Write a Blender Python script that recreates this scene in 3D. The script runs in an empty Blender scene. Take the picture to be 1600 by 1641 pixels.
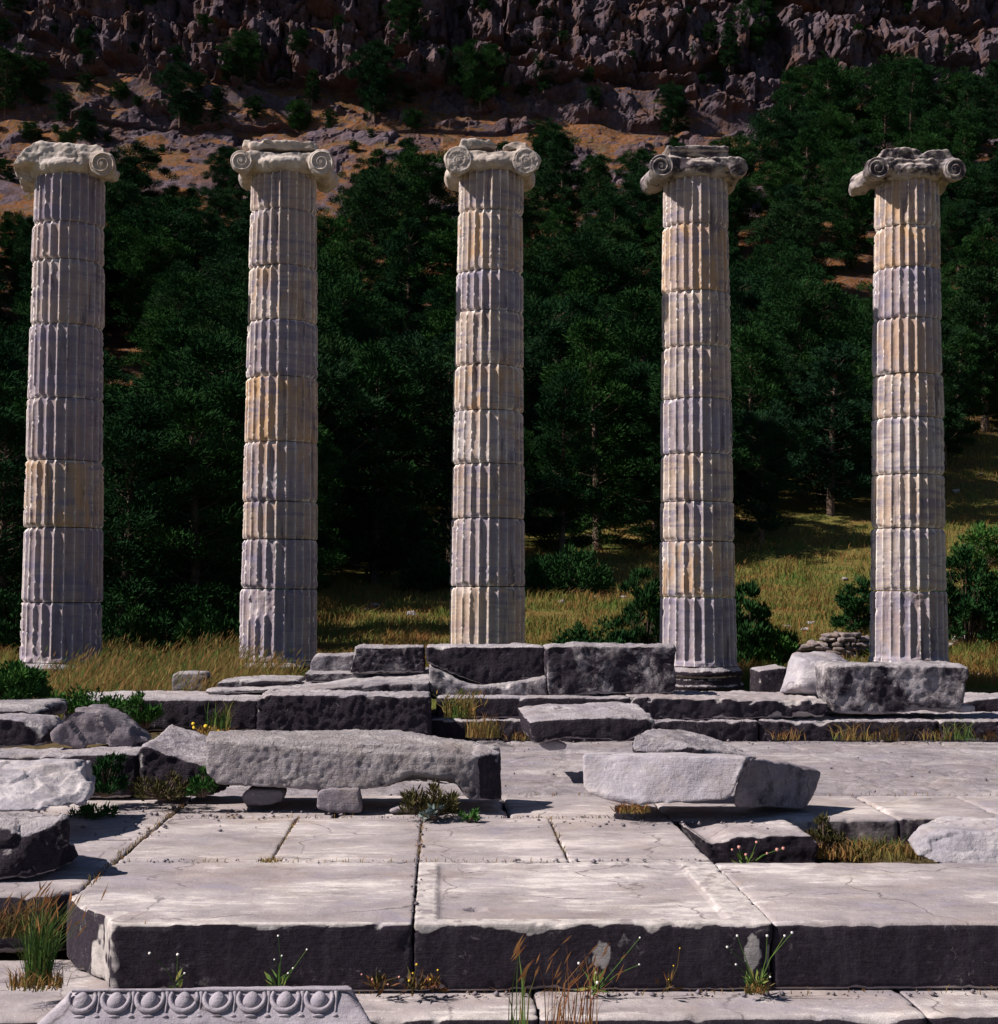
import bpy, bmesh, math, random
import numpy as np
from mathutils import Vector, Matrix
from mathutils.bvhtree import BVHTree

# ---------------------------------------------------------------- camera, sky, sun, exposure
SC = bpy.context.scene
COL = SC.collection
random.seed(7)
RNG = np.random.default_rng(11)
FPX, YAW, PITCH, ROLL, EYE = 2400.0, math.radians(2.22), math.radians(2.8), math.radians(0.36), 1.65
cam_data = bpy.data.cameras.new('camera')
cam_data.sensor_fit = 'HORIZONTAL'
cam_data.sensor_width = 36.0
cam_data.lens = 36.0 * FPX / 1600.0
cam_data.clip_start = 0.1
cam_data.clip_end = 3000.0
cam = bpy.data.objects.new('camera', cam_data)
COL.objects.link(cam)
CAMR = Matrix.Rotation(-YAW, 3, 'Z') @ Matrix.Rotation(math.pi / 2 + PITCH, 3, 'X') @ Matrix.Rotation(ROLL, 3, 'Z')
cam.matrix_world = Matrix.Translation((0, 0, EYE)) @ CAMR.to_4x4()
SC.camera = cam

SUN_DIR = Vector((-1.0, -0.17, 1.0)).normalized()          # towards the sun
SUN_EL = math.asin(SUN_DIR.z)
SUN_AZ = math.atan2(SUN_DIR.x, SUN_DIR.y)
world = bpy.data.worlds.new('World')
SC.world = world
world.use_nodes = True
wn = world.node_tree
sky = wn.nodes.new('ShaderNodeTexSky')
sky.sky_type = 'NISHITA'
sky.sun_disc = False
sky.sun_elevation = SUN_EL
sky.sun_rotation = SUN_AZ
sky.air_density = 0.6
sky.dust_density = 0.3
sky.ozone_density = 3.0
wn.links.new(sky.outputs[0], wn.nodes['Background'].inputs[0])
wn.nodes['Background'].inputs[1].default_value = 0.05
sun_data = bpy.data.lights.new('sun', 'SUN')
sun_data.energy = 5.0
sun_data.angle = math.radians(0.5)
sun_data.color = (1.0, 0.91, 0.83)
sun = bpy.data.objects.new('sun', sun_data)
sun.rotation_euler = SUN_DIR.to_track_quat('Z', 'Y').to_euler()
COL.objects.link(sun)
SC.view_settings.view_transform = 'Standard'
SC.view_settings.look = 'None'
SC.view_settings.exposure = 0.5
SC.view_settings.gamma = 1.0
SC.view_settings.use_curve_mapping = False

# ---------------------------------------------------------------- pixel -> world helpers
def ray(px, py):
    return CAMR @ Vector(((px - 800) / FPX, -(py - 820.5) / FPX, -1.0))
def atz(px, py, z):
    d = ray(px, py)
    return Vector((0, 0, EYE)) + d * ((z - EYE) / d.z)
def at(px, py, y):
    d = ray(px, py)
    return Vector((0, 0, EYE)) + d * (y / d.y)
def proj(p):
    v = CAMR.transposed() @ (Vector(p) - Vector((0, 0, EYE)))
    return 800 - FPX * v.x / v.z, 820.5 + FPX * v.y / v.z

# ---------------------------------------------------------------- numpy noise
_perm = np.random.default_rng(3).permutation(512).astype(np.int64)
_perm = np.concatenate([_perm, _perm, _perm])
_g = np.random.default_rng(5).normal(size=(512, 3))
_g /= np.linalg.norm(_g, axis=1)[:, None]
def perlin(P):
    P = np.asarray(P, float)
    i = np.floor(P).astype(np.int64)
    f = P - i
    u = f * f * f * (f * (f * 6 - 15) + 10)
    i &= 511
    j = (i + 1) & 511
    def gr(ix, iy, iz, fx, fy, fz):
        g = _g[_perm[_perm[_perm[ix] + iy] + iz]]
        return g[:, 0] * fx + g[:, 1] * fy + g[:, 2] * fz
    fx, fy, fz = f.T
    ux, uy, uz = u.T
    r = 0
    out = []
    for dz, iz in ((0, i[:, 2]), (1, j[:, 2])):
        row = []
        for dy, iy in ((0, i[:, 1]), (1, j[:, 1])):
            a = gr(i[:, 0], iy, iz, fx, fy - dy, fz - dz)
            b = gr(j[:, 0], iy, iz, fx - 1, fy - dy, fz - dz)
            row.append(a + (b - a) * ux)
        out.append(row[0] + (row[1] - row[0]) * uy)
    return (out[0] + (out[1] - out[0]) * uz) * 1.5
def fbm(P, octv=4, gain=0.5):
    a, s, t = 1.0, 0, 0
    P = np.asarray(P, float)
    for k in range(octv):
        s = s + a * perlin(P * 2 ** k + 17.3 * k)
        t += a
        a *= gain
    return s / t
def cells(Q):
    """jointed rock: a constant value per irregular cell and the distance to the joints (2-D)"""
    Q = np.asarray(Q, float)
    i = np.floor(Q).astype(np.int64)
    f1 = np.full(len(Q), 9.0); f2 = f1.copy(); val = np.zeros(len(Q))
    for a in (-1, 0, 1):
        for b in (-1, 0, 1):
            cx, cy = i[:, 0] + a, i[:, 1] + b
            h = _perm[_perm[cx & 511] + (cy & 511)]
            jx = cx + .5 + .42 * _g[h, 0]; jy = cy + .5 + .42 * _g[h, 1]
            d = np.hypot(Q[:, 0] - jx, Q[:, 1] - jy)
            n = d < f1
            f2 = np.where(n, f1, np.minimum(f2, d))
            val = np.where(n, _g[h, 2], val)
            f1 = np.where(n, d, f1)
    return val, f2 - f1
def smooth(x, a, b):
    t = np.clip((x - a) / (b - a), 0, 1)
    return t * t * (3 - 2 * t)

# ---------------------------------------------------------------- objects
def tag(o, label=None, cat=None, group=None, kind=None):
    if label: o['label'] = label
    if cat: o['category'] = cat
    if group: o['group'] = group
    if kind: o['kind'] = kind
    return o
def empty(name, loc, label, cat, group=None):
    o = bpy.data.objects.new(name, None)
    o.empty_display_size = 0.3
    o.location = loc
    COL.objects.link(o)
    return tag(o, label, cat, group)
def mesh_np(name, V, F, smooth_shade=True):
    """F: list of (m,k) int arrays"""
    V = np.asarray(V, np.float32)
    me = bpy.data.meshes.new(name)
    F = [np.asarray(f, np.int32) for f in F if len(f)]
    me.vertices.add(len(V))
    me.vertices.foreach_set('co', V.ravel())
    nl = sum(f.size for f in F)
    npoly = sum(len(f) for f in F)
    me.loops.add(nl)
    me.loops.foreach_set('vertex_index', np.concatenate([f.ravel() for f in F]))
    me.polygons.add(npoly)
    sizes = np.concatenate([np.full(len(f), f.shape[1], np.int32) for f in F])
    starts = np.concatenate([[0], np.cumsum(sizes)[:-1]]).astype(np.int32)
    me.polygons.foreach_set('loop_start', starts)
    me.polygons.foreach_set('loop_total', sizes)
    me.update(calc_edges=True)
    if smooth_shade:
        me.polygons.foreach_set('use_smooth', np.ones(npoly, bool))
    return me
def attr(me, name, vals):
    a = me.attributes.new(name, 'FLOAT', 'POINT')
    a.data.foreach_set('value', np.asarray(vals, np.float32))
def link(name, me, mat, parent=None, loc=None):
    """vertices of me are in world space; the origin is moved to the base, or to the parent"""
    o = bpy.data.objects.new(name, me)
    n = len(me.vertices)
    co = np.empty(n * 3, np.float32)
    me.vertices.foreach_get('co', co)
    co = co.reshape(-1, 3)
    if loc is None:
        lo, hi = co.min(0), co.max(0)
        loc = Vector(((lo[0] + hi[0]) / 2, (lo[1] + hi[1]) / 2, lo[2]))
    loc = Vector(loc)
    me.vertices.foreach_set('co', (co - np.array(loc, np.float32)).ravel())
    me.update()
    pl = Vector((0, 0, 0))
    p = parent
    while p is not None:
        pl += p.location
        p = p.parent
    o.location = loc - pl
    if parent: o.parent = parent
    if mat: me.materials.append(mat)
    COL.objects.link(o)
    return o

# ---------------------------------------------------------------- materials
class NT:
    def __init__(self, name):
        self.m = bpy.data.materials.new(name)
        self.m.use_nodes = True
        self.t = self.m.node_tree
        self.b = self.t.nodes['Principled BSDF']
    def n(self, typ, ins=None, out=0, **props):
        nd = self.t.nodes.new('ShaderNode' + typ)
        for k, v in props.items(): setattr(nd, k, v)
        for k, v in (ins or {}).items():
            if isinstance(v, bpy.types.NodeSocket): self.t.links.new(v, nd.inputs[k])
            else: nd.inputs[k].default_value = v
        return nd.outputs[out]
    def pos(self): return self.n('NewGeometry', out='Position')
    def nz(self):
        s = self.n('SeparateXYZ', {0: self.n('NewGeometry', out='Normal')}, out=2)
        return s
    def map(self, v, scale=(1, 1, 1), rot=(0, 0, 0), loc=(0, 0, 0)):
        return self.n('Mapping', {'Vector': v, 'Scale': scale, 'Rotation': rot, 'Location': loc})
    def noise(self, v, s, d=4, r=0.55, dist=0.0):
        return self.n('TexNoise', {'Vector': v, 'Scale': s, 'Detail': d, 'Roughness': r, 'Distortion': dist})
    def rng(self, v, a, b, c=0.0, d=1.0):
        return self.n('MapRange', {0: v, 1: a, 2: b, 3: c, 4: d})
    def math(self, op, a, b=0.0):
        return self.n('Math', {0: a, 1: b}, operation=op)
    def mix(self, f, a, b, mode='MIX'):
        return self.n('MixRGB', {'Fac': f, 'Color1': a if isinstance(a, bpy.types.NodeSocket) else (*a, 1), 'Color2': b if isinstance(b, bpy.types.NodeSocket) else (*b, 1)}, blend_type=mode)
    def attr(self, name): return self.n('Attribute', out='Fac', attribute_name=name)
    def done(self, col, rough=0.9, bump=None, dist=0.01, strength=1.0, spec=0.25):
        self.t.links.new(col, self.b.inputs['Base Color'])
        self.b.inputs['Roughness'].default_value = rough
        self.b.inputs['Specular IOR Level'].default_value = spec
        if bump is not None:
            self.t.links.new(self.n('Bump', {'Height': bump, 'Distance': dist, 'Strength': strength}), self.b.inputs['Normal'])
        return self.m

def marble(name, light=(.50, .46, .48), dark=(.27, .245, .275), crust=0.35, steep=0.5, crustcol=(.010, .007, .012),
           white=0.3, warm=0.15, bump=0.02, pit=1.0, fresh=(.66, .62, .62), fleck=0.35, vary=.14):
    k = NT(name)
    p = k.pos()
    big = k.noise(p, 1.1, 5, 0.6, 0.6)
    mid = k.noise(k.map(p, loc=(5, 3, 1)), 4.5, 6, 0.62, 0.4)
    fine = k.noise(p, 38, 5, 0.65)
    grain = k.noise(p, 150, 3, 0.6)
    veins = k.noise(k.map(p, scale=(1.1, 2.0, 8), rot=(0.25, 0.35, 0.5)), 1.7, 5, 0.6, 1.2)
    c = k.mix(k.rng(mid, .34, .66), dark, light)
    c = k.mix(k.rng(veins, .52, .70, 0, .55), c, (.27, .25, .33))
    c = k.mix(k.math('MULTIPLY', k.rng(big, .5, .68), warm), c, (.50, .33, .17))
    # bleached scuffs
    reg = k.noise(k.map(p, scale=(.7, 1.1, 1), rot=(0, 0, .3), loc=(2, 7, 0)), 1.3, 4, 0.55, 0.3)
    c = k.mix(k.math('MULTIPLY', k.rng(reg, .44, .64), white * .55), c, fresh)
    wv = k.noise(k.map(p, scale=(.55, 1.6, 1), rot=(0, 0, .25), loc=(4, 1, 0)), 7.0, 9, 0.74, 0.2)
    wv = k.math('ADD', wv, k.math('MULTIPLY', k.math('SUBTRACT', reg, .5), .85))
    c = k.mix(k.math('MULTIPLY', k.rng(wv, .56, .66), white), c, fresh)
    dk = k.noise(k.map(p, scale=(.6, 1.3, 1), rot=(0, 0, -.3), loc=(9, 3, 0)), 3.6, 8, 0.7, 0.2)
    c = k.mix(k.rng(dk, .52, .70, 0, .68), c, tuple(x * .62 for x in dark))
    sp = k.noise(p, 60, 2, .5)
    c = k.mix(k.math('MULTIPLY', k.rng(sp, .66, .72), k.rng(wv, .42, .6, 0, .8)), c, (.70, .66, .64))
    kv = k.n('TexVoronoi', {'Vector': k.n('VectorMath', {0: p, 1: k.n('VectorMath', {0: k.n('TexNoise', {'Vector': p, 'Scale': 2.2, 'Detail': 5}, out=1), 1: (.5, .5, .5)}, operation='MULTIPLY')}, operation='ADD'), 'Scale': .75}, out='Distance', feature='DISTANCE_TO_EDGE')
    c = k.mix(k.math('MULTIPLY', k.rng(kv, .0, .009, .85, 0), k.rng(mid, .40, .55)), c, (.09, .075, .08))
    pt = k.noise(k.map(p, loc=(1, 9, 5)), 26, 4, .6)
    c = k.mix(k.math('MULTIPLY', k.rng(pt, .64, .72), k.rng(dk, .44, .6, 0, .75)), c, (.10, .085, .085))
    ws = k.noise(k.map(p, loc=(6, 2, 8)), 2.1, 7, .68, .5)
    c = k.mix(k.rng(ws, .54, .70, 0, .45), c, (.30, .235, .19))
    # dark biological crust, mostly on the steep sides
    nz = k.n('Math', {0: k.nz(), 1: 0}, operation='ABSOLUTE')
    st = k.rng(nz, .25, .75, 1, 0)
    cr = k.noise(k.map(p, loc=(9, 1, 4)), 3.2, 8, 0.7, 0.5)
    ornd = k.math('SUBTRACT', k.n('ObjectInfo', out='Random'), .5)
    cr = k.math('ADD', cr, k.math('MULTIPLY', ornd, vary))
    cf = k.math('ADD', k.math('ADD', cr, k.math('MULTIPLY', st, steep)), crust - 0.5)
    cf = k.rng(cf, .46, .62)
    cc = k.mix(k.rng(fine, .35, .7), crustcol, tuple(min(1, x * 3.0) for x in crustcol))
    sk = k.noise(k.map(p, scale=(5, 5, .9), loc=(3, 3, 3)), 1.6, 7, .7, .3)
    cc = k.mix(k.rng(sk, .50, .70, 0, .6), cc, (.060, .052, .066))
    tl_ = k.noise(k.map(p, scale=(1.2, 1.2, 16), rot=(.1, .15, 0)), 4, 5, .7, .8)
    cc = k.mix(k.rng(tl_, .60, .72, 0, .55), cc, (.055, .048, .06))
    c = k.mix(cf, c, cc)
    # pale lichen flecks
    lv = k.noise(k.map(p, loc=(3, 6, 2)), 17, 7, .7, .6)
    lf = k.math('MULTIPLY', k.rng(lv, .58, .66), k.rng(k.noise(p, 2.3, 4), .48, .62))
    c = k.mix(k.math('MULTIPLY', lf, fleck), c, (.55, .52, .50))
    # chipped edges show fresh stone
    ch = k.attr('chip')
    c = k.mix(k.rng(k.math('ADD', ch, k.math('MULTIPLY', k.math('SUBTRACT', mid, .5), 1.0)), .52, .85, 0, .8), c, k.mix(k.rng(k.noise(k.map(p, loc=(7, 7, 7)), 11, 6, .7), .35, .65), tuple(x * .5 for x in fresh), fresh))
    c = k.mix(k.rng(fine, .3, .75, 0, .35), c, (.19, .17, .19), 'MULTIPLY') if False else k.mix(k.rng(grain, .3, .7, .0, .16), c, (.12, .10, .12))
    b = k.math('ADD', k.math('ADD', k.math('MULTIPLY', mid, 1.2), k.math('MULTIPLY', tl_, .35)), k.math('ADD', k.math('MULTIPLY', fine, .55 * pit), k.math('MULTIPLY', grain, .16)))
    return k.done(c, 0.88, b, bump, 1.0, 0.2)

M = {}
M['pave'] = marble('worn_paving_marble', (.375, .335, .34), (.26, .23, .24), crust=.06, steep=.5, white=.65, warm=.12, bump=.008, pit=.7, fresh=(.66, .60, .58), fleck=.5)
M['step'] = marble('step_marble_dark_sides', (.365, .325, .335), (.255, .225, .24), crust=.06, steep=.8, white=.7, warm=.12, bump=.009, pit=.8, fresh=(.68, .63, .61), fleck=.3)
M['floor'] = marble('rough_floor_marble', (.33, .295, .315), (.20, .18, .20), crust=.12, steep=.5, white=.4, warm=.1, bump=.02, pit=1.2, fresh=(.58, .54, .54), fleck=.5)
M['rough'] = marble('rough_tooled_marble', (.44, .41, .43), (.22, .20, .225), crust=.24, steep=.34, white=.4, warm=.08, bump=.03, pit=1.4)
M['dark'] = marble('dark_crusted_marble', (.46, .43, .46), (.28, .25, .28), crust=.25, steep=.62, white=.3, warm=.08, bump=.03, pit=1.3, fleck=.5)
M['white'] = marble('clean_white_marble', (.44, .415, .455), (.31, .29, .335), crust=.09, steep=.10, white=.35, warm=.14, bump=.016, pit=.9, fleck=.15)
M['grey'] = marble('blue_grey_marble', (.25, .22, .25), (.13, .115, .14), crust=.12, steep=.2, white=.12, warm=.05, bump=.02, pit=.8)
M['beam'] = marble('tooled_beam_marble', (.40, .37, .385), (.24, .215, .23), crust=.17, steep=.27, white=.4, warm=.08, bump=.035, pit=1.6, vary=0)
M['carved'] = marble('carved_grey_marble', (.44, .405, .455), (.30, .27, .315), crust=.03, steep=.1, white=.15, warm=.05, bump=.010, pit=.8, fleck=.1)
M['rubble'] = marble('rubble_limestone', (.27, .22, .22), (.12, .095, .10), crust=.2, steep=.2, white=.1, warm=.3, bump=.03, pit=1.2, fleck=.2, vary=.3)
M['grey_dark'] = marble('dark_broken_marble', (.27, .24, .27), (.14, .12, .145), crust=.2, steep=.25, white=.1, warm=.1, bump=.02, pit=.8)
M['capital'] = marble('weathered_capital_marble', (.64, .56, .50), (.38, .32, .295), crust=.17, steep=.10, white=.3, warm=.3, bump=.015, pit=.6, fleck=.1, vary=.05)
M['capital_dark'] = marble('blackened_capital_marble', (.50, .44, .40), (.33, .29, .29), crust=.445, steep=.16, crustcol=(.026, .020, .025), white=.15, warm=.2, bump=.015, pit=.6, fleck=.2, vary=.0)

def drum_mat():
    k = NT('fluted_drum_marble')
    p = k.pos()
    tint = k.n('ObjectInfo', out='Color')
    al = k.n('ObjectInfo', out='Alpha')
    rnd = k.n('ObjectInfo', out='Random')
    off = k.n('VectorMath', {0: p, 1: k.n('CombineXYZ', {0: k.math('MULTIPLY', rnd, 40), 1: rnd, 2: k.math('MULTIPLY', rnd, 9)})}, operation='ADD')
    band = k.noise(k.map(off, scale=(.7, .7, 5.0), rot=(.12, .16, 0)), 1.5, 6, .6, .7)
    thin = k.noise(k.map(off, scale=(.8, .8, 14), rot=(-.1, .13, 0)), 2.2, 5, .6, .5)
    mid = k.noise(off, 5, 6, .62, .4)
    fine = k.noise(p, 30, 5, .65)
    c = k.mix(k.rng(mid, .3, .7), k.mix(.42, tint, (.16, .13, .15)), tint)
    mott = k.noise(k.map(p, scale=(1.3, 1.3, .9)), 1.9, 6, .65, .6)
    c = k.mix(k.rng(mott, .42, .66, 0, .5), c, (.64, .55, .48))
    c = k.mix(k.rng(k.attr('flute'), .1, .9, 0, .50), c, (.15, .118, .16))  # grey patina, with violet shade painted into the flute hollows
    c = k.mix(k.rng(band, .50, .60, 0, .72), c, (.20, .18, .27))
    c = k.mix(k.rng(thin, .54, .66, 0, .38), c, (.22, .20, .28))
    # rust and ochre stains
    st = k.noise(k.map(p, scale=(1.9, 1.9, .75), loc=(3, 8, 2)), 1.5, 7, .68, .9)
    c = k.mix(k.math('MULTIPLY', k.rng(st, .45, .60), al), c, (.49, .32, .19))
    # black run-off streaks
    bs = k.noise(k.map(p, scale=(3.4, 3.4, .45), loc=(1, 2, 8)), 2.0, 7, .68, .3)
    c = k.mix(k.rng(bs, .54, .68, 0, .8), c, (.075, .058, .08))
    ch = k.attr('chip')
    c = k.mix(k.rng(k.math('ADD', ch, k.math('MULTIPLY', k.math('SUBTRACT', mid, .5), .5)), .22, .5, 0, .9), c, (.84, .79, .75))  # fresh stone on chips; on intact arrises a painted sunlit edge
    b = k.math('ADD', mid, k.math('MULTIPLY', fine, .45))
    return k.done(c, .85, b, .014, 1.0, .2)
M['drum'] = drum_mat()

def soil_mat():
    k = NT('dry_earth')
    p = k.pos()
    n1 = k.noise(p, 1.3, 6, .65, .5)
    n2 = k.noise(p, 14, 6, .7)
    c = k.mix(k.rng(n1, .35, .65), (.085, .075, .035), (.17, .11, .055))
    c = k.mix(k.rng(n2, .45, .7, 0, .7), c, (.06, .045, .03))
    return k.done(c, .95, n2, .04, 1.0, .1)
M['soil'] = soil_mat()

def hill_mat():
    k = NT('hillside_rock_and_dry_grass')
    p = k.pos()
    nz = k.nz()
    big = k.noise(p, .05, 5, .6)
    n1 = k.noise(k.map(p, scale=(1, 1, .45)), .55, 8, .68, .6)
    n2 = k.noise(p, 2.6, 7, .7)
    n3 = k.noise(p, .25, 6, .65, .5)
    rock = k.mix(k.rng(n1, .32, .66), (.052, .036, .047), (.185, .14, .165))
    rock = k.mix(k.rng(n2, .42, .66, 0, .75), rock, (.06, .048, .064))
    rock = k.mix(k.rng(n3, .46, .60, 0, .6), rock, (.13, .062, .036))
    grass = k.mix(k.rng(n3, .35, .65), (.16, .062, .02), (.25, .105, .034))
    grass = k.mix(k.rng(n1, .48, .62, 0, .8), grass, (.085, .068, .025))
    n4 = k.noise(p, 1.1, 8, .75)
    grass = k.mix(k.rng(n4, .50, .64, 0, .7), grass, (.07, .05, .03))
    grass = k.mix(k.rng(n2, .49, .60, 0, .85), grass, (.14, .11, .12))
    f = k.math('ADD', k.attr('veg'), k.math('MULTIPLY', k.math('SUBTRACT', n2, .5), 1.1))
    f = k.math('MULTIPLY', k.rng(f, .40, .62), k.rng(nz, .25, .5))
    c = k.mix(f, rock, grass)
    # meadow near the ruin
    y = k.n('SeparateXYZ', {0: p}, out=1)
    mead = k.mix(k.rng(n3, .38, .62), (.15, .17, .04), (.27, .165, .055))
    mead = k.mix(k.rng(n2, .4, .7, 0, .6), mead, (.05, .05, .02))
    c = k.mix(k.rng(y, 80, 105, 1, 0), c, mead)
    b = k.math('ADD', n1, k.math('MULTIPLY', n2, .6))
    return k.done(c, .95, b, .5, 1.0, .1)
M['hill'] = hill_mat()

def leaf_mat(name, a, b, rndcol=None, trans=0.0):
    k = NT(name)
    p = k.pos()
    rnd = k.n('ObjectInfo', out='Random')
    n = k.noise(p, 1.1, 4, .6)
    n2 = k.noise(p, 9, 3, .6)
    c = k.mix(k.rng(n, .35, .65), a, b)
    c = k.mix(k.rng(n2, .35, .7, 0, .5), c, tuple(x * .45 for x in a))
    if rndcol: c = k.mix(k.math('MULTIPLY', rnd, .8), c, rndcol)
    return k.done(c, 1.0, None, spec=0.0)
M['pine'] = leaf_mat('pine_needles', (.011, .036, .012), (.046, .115, .028), (.010, .030, .016))
M['pine_dry'] = leaf_mat('pine_needles_bluish', (.011, .032, .018), (.026, .066, .032), (.028, .060, .018))
M['shrub'] = leaf_mat('shrub_leaves', (.035, .10, .025), (.065, .15, .035))
M['shrub_dark'] = leaf_mat('dark_shrub_leaves', (.014, .046, .017), (.036, .09, .028))
def bark_mat():
    k = NT('pine_bark')
    p = k.pos()
    n = k.noise(k.map(p, scale=(3, 3, .6)), 6, 5, .65)
    return k.done(k.mix(k.rng(n, .3, .7), (.07, .045, .035), (.20, .14, .11)), .95, n, .05)
M['bark'] = bark_mat()
def grass_mat(name, cols, scale=.35):
    k = NT(name)
    p = k.pos()
    n = k.noise(p, scale, 5, .65, .4)
    r = k.attr('rnd')
    v = k.math('ADD', n, k.math('MULTIPLY', k.math('SUBTRACT', r, .5), .34))
    c = k.mix(k.rng(v, .36, .50), cols[0], cols[1])
    c = k.mix(k.rng(v, .52, .64), c, cols[2])
    return k.done(c, .8, None, spec=.1)
M['meadow'] = grass_mat('meadow_grass', [(.08, .16, .03), (.20, .165, .048), (.27, .125, .045)], .8)
M['tall'] = grass_mat('tall_dry_grass', [(.08, .14, .028), (.23, .17, .055), (.30, .165, .06)], 1.1)
M['green_blade'] = grass_mat('fresh_green_blades', [(.05, .11, .03), (.09, .16, .035), (.18, .15, .05)], 3)
M['straw'] = grass_mat('dry_straw', [(.15, .13, .04), (.26, .155, .055), (.22, .10, .04)], 3)
M['rusty'] = grass_mat('rusty_dry_weeds', [(.06, .055, .02), (.10, .065, .025), (.17, .06, .025)], 5)
M['reddish'] = grass_mat('reddish_seed_stalks', [(.26, .12, .05), (.32, .16, .06), (.22, .08, .035)], 5)
def plain(name, c, rough=.8):
    k = NT(name)
    n = k.noise(k.pos(), 40, 3, .6)
    return k.done(k.mix(k.rng(n, .3, .7), tuple(x * .75 for x in c), c), rough, None, spec=.15)
M['petal_white'] = plain('white_petals', (.75, .72, .70))
M['petal_yellow'] = plain('yellow_petals', (.75, .50, .05))
M['petal_pink'] = plain('pink_seed_heads', (.62, .30, .26))
M['silver'] = plain('silvery_leaves', (.26, .34, .32))

# ---------------------------------------------------------------- weathered stone builder
def lap(co, e, it, w=0.5):
    n = len(co)
    deg = np.bincount(e.ravel(), minlength=n).astype(float)[:, None]
    for _ in range(it):
        s = np.empty_like(co)
        for a in range(3):
            s[:, a] = np.bincount(e[:, 0], co[e[:, 1], a], n) + np.bincount(e[:, 1], co[e[:, 0], a], n)
        co = co + w * (s / deg - co)
    return co
def remesh(me, vox):
    o = bpy.data.objects.new('tmp', me)
    COL.objects.link(o)
    md = o.modifiers.new('r', 'REMESH')
    md.mode = 'VOXEL'
    md.voxel_size = vox
    dg = bpy.context.evaluated_depsgraph_get()
    r = bpy.data.meshes.new_from_object(o.evaluated_get(dg))
    bpy.data.objects.remove(o)
    bpy.data.meshes.remove(me)
    return r
SEED = [0]
def weather(me, vox=.02, amp=.012, fine=.004, chip=.8, chipit=30, fs=.07, strata=0.0, pre=2, facet=0.0, ledge=None):
    SEED[0] += 1
    sd = SEED[0] * 7.77
    me = remesh(me, vox)
    n = len(me.vertices)
    co = np.empty(n * 3, np.float32)
    me.vertices.foreach_get('co', co)
    co = co.reshape(-1, 3).astype(float)
    e = np.empty(len(me.edges) * 2, np.int32)
    me.edges.foreach_get('vertices', e)
    e = e.reshape(-1, 2)
    s1 = lap(co, e, pre)
    s2 = lap(s1, e, chipit, .6)
    mk = smooth(fbm(s1 * 2.3 + sd, 4), .08, .42) * chip
    mk2 = smooth(fbm(s1 * 8 + sd + 40, 3), .12, .45) * chip * .7
    mk = np.clip(mk + mk2, .02, 1.7)
    d = s2 - s1
    out = s1 + d * mk[:, None] * 1.25
    ca = np.linalg.norm(d, axis=1) / vox * mk
    me.vertices.foreach_set('co', out.astype(np.float32).ravel())
    me.update()
    nr = np.empty(n * 3, np.float32)
    me.vertices.foreach_get('normal', nr)
    nr = nr.reshape(-1, 3)
    dsp = amp * fbm(out / .32 + sd, 4) * 2
    if facet: dsp = dsp + facet * cells(np.c_[out[:, 0] * 4.5 + .4 * out[:, 2] * 4, out[:, 1] * 4.5 + out[:, 2] * 3.6] + sd)[0]
    if ledge:
        la, lp, lt = ledge
        q = (out[:, 2] + lt * out[:, 0] + .5 * lp * fbm(out / .22 + sd, 3) * 2) / lp
        sw = q % 1.0
        sw = np.where(sw < .9, sw / .9, (1 - sw) / .1)
        dsp = dsp + la * (sw - .5) * (1 - .6 * np.abs(nr[:, 2])) * (.4 + .6 * smooth(fbm(out / .4 + sd + 9, 2), -.3, .3))
    if fine: dsp = dsp + fine * fbm(out / fs + sd, 3) * 2
    if strata: dsp = dsp + strata * fbm(np.c_[out[:, 0] / .8, out[:, 1] / .8, (out[:, 2] + .3 * out[:, 0]) / .09] + sd, 3) * (1 - np.abs(nr[:, 2]))
    out = out + nr * dsp[:, None]
    me.vertices.foreach_set('co', out.astype(np.float32).ravel())
    me.polygons.foreach_set('use_smooth', np.ones(len(me.polygons), bool))
    attr(me, 'chip', np.clip(ca * .75, 0, 1.3))
    me.update()
    return me
def hull_mesh(pts):
    bm = bmesh.new()
    for p in pts: bm.verts.new(p)
    r = bmesh.ops.convex_hull(bm, input=bm.verts)
    junk = [g for g in r['geom_interior'] if isinstance(g, bmesh.types.BMVert)]
    for v in junk:
        if v.is_valid: bm.verts.remove(v)
    bmesh.ops.recalc_face_normals(bm, faces=bm.faces)
    me = bpy.data.meshes.new('stone')
    bm.to_mesh(me)
    bm.free()
    return me
def loft_mesh(front, back):
    bm = bmesh.new()
    f = [bm.verts.new(p) for p in front]
    b = [bm.verts.new(p) for p in back]
    n = len(f)
    bm.faces.new(f)
    bm.faces.new(b[::-1])
    for i in range(n):
        j = (i + 1) % n
        bm.faces.new((f[j], f[i], b[i], b[j]))
    bmesh.ops.triangulate(bm, faces=bm.faces)
    bmesh.ops.recalc_face_normals(bm, faces=bm.faces)
    me = bpy.data.meshes.new('stone')
    bm.to_mesh(me)
    bm.free()
    return me
def join_me(mes):
    bm = bmesh.new()
    for m in mes:
        bm.from_mesh(m)
        bpy.data.meshes.remove(m)
    me = bpy.data.meshes.new('j')
    bm.to_mesh(me)
    bm.free()
    return me
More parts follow.
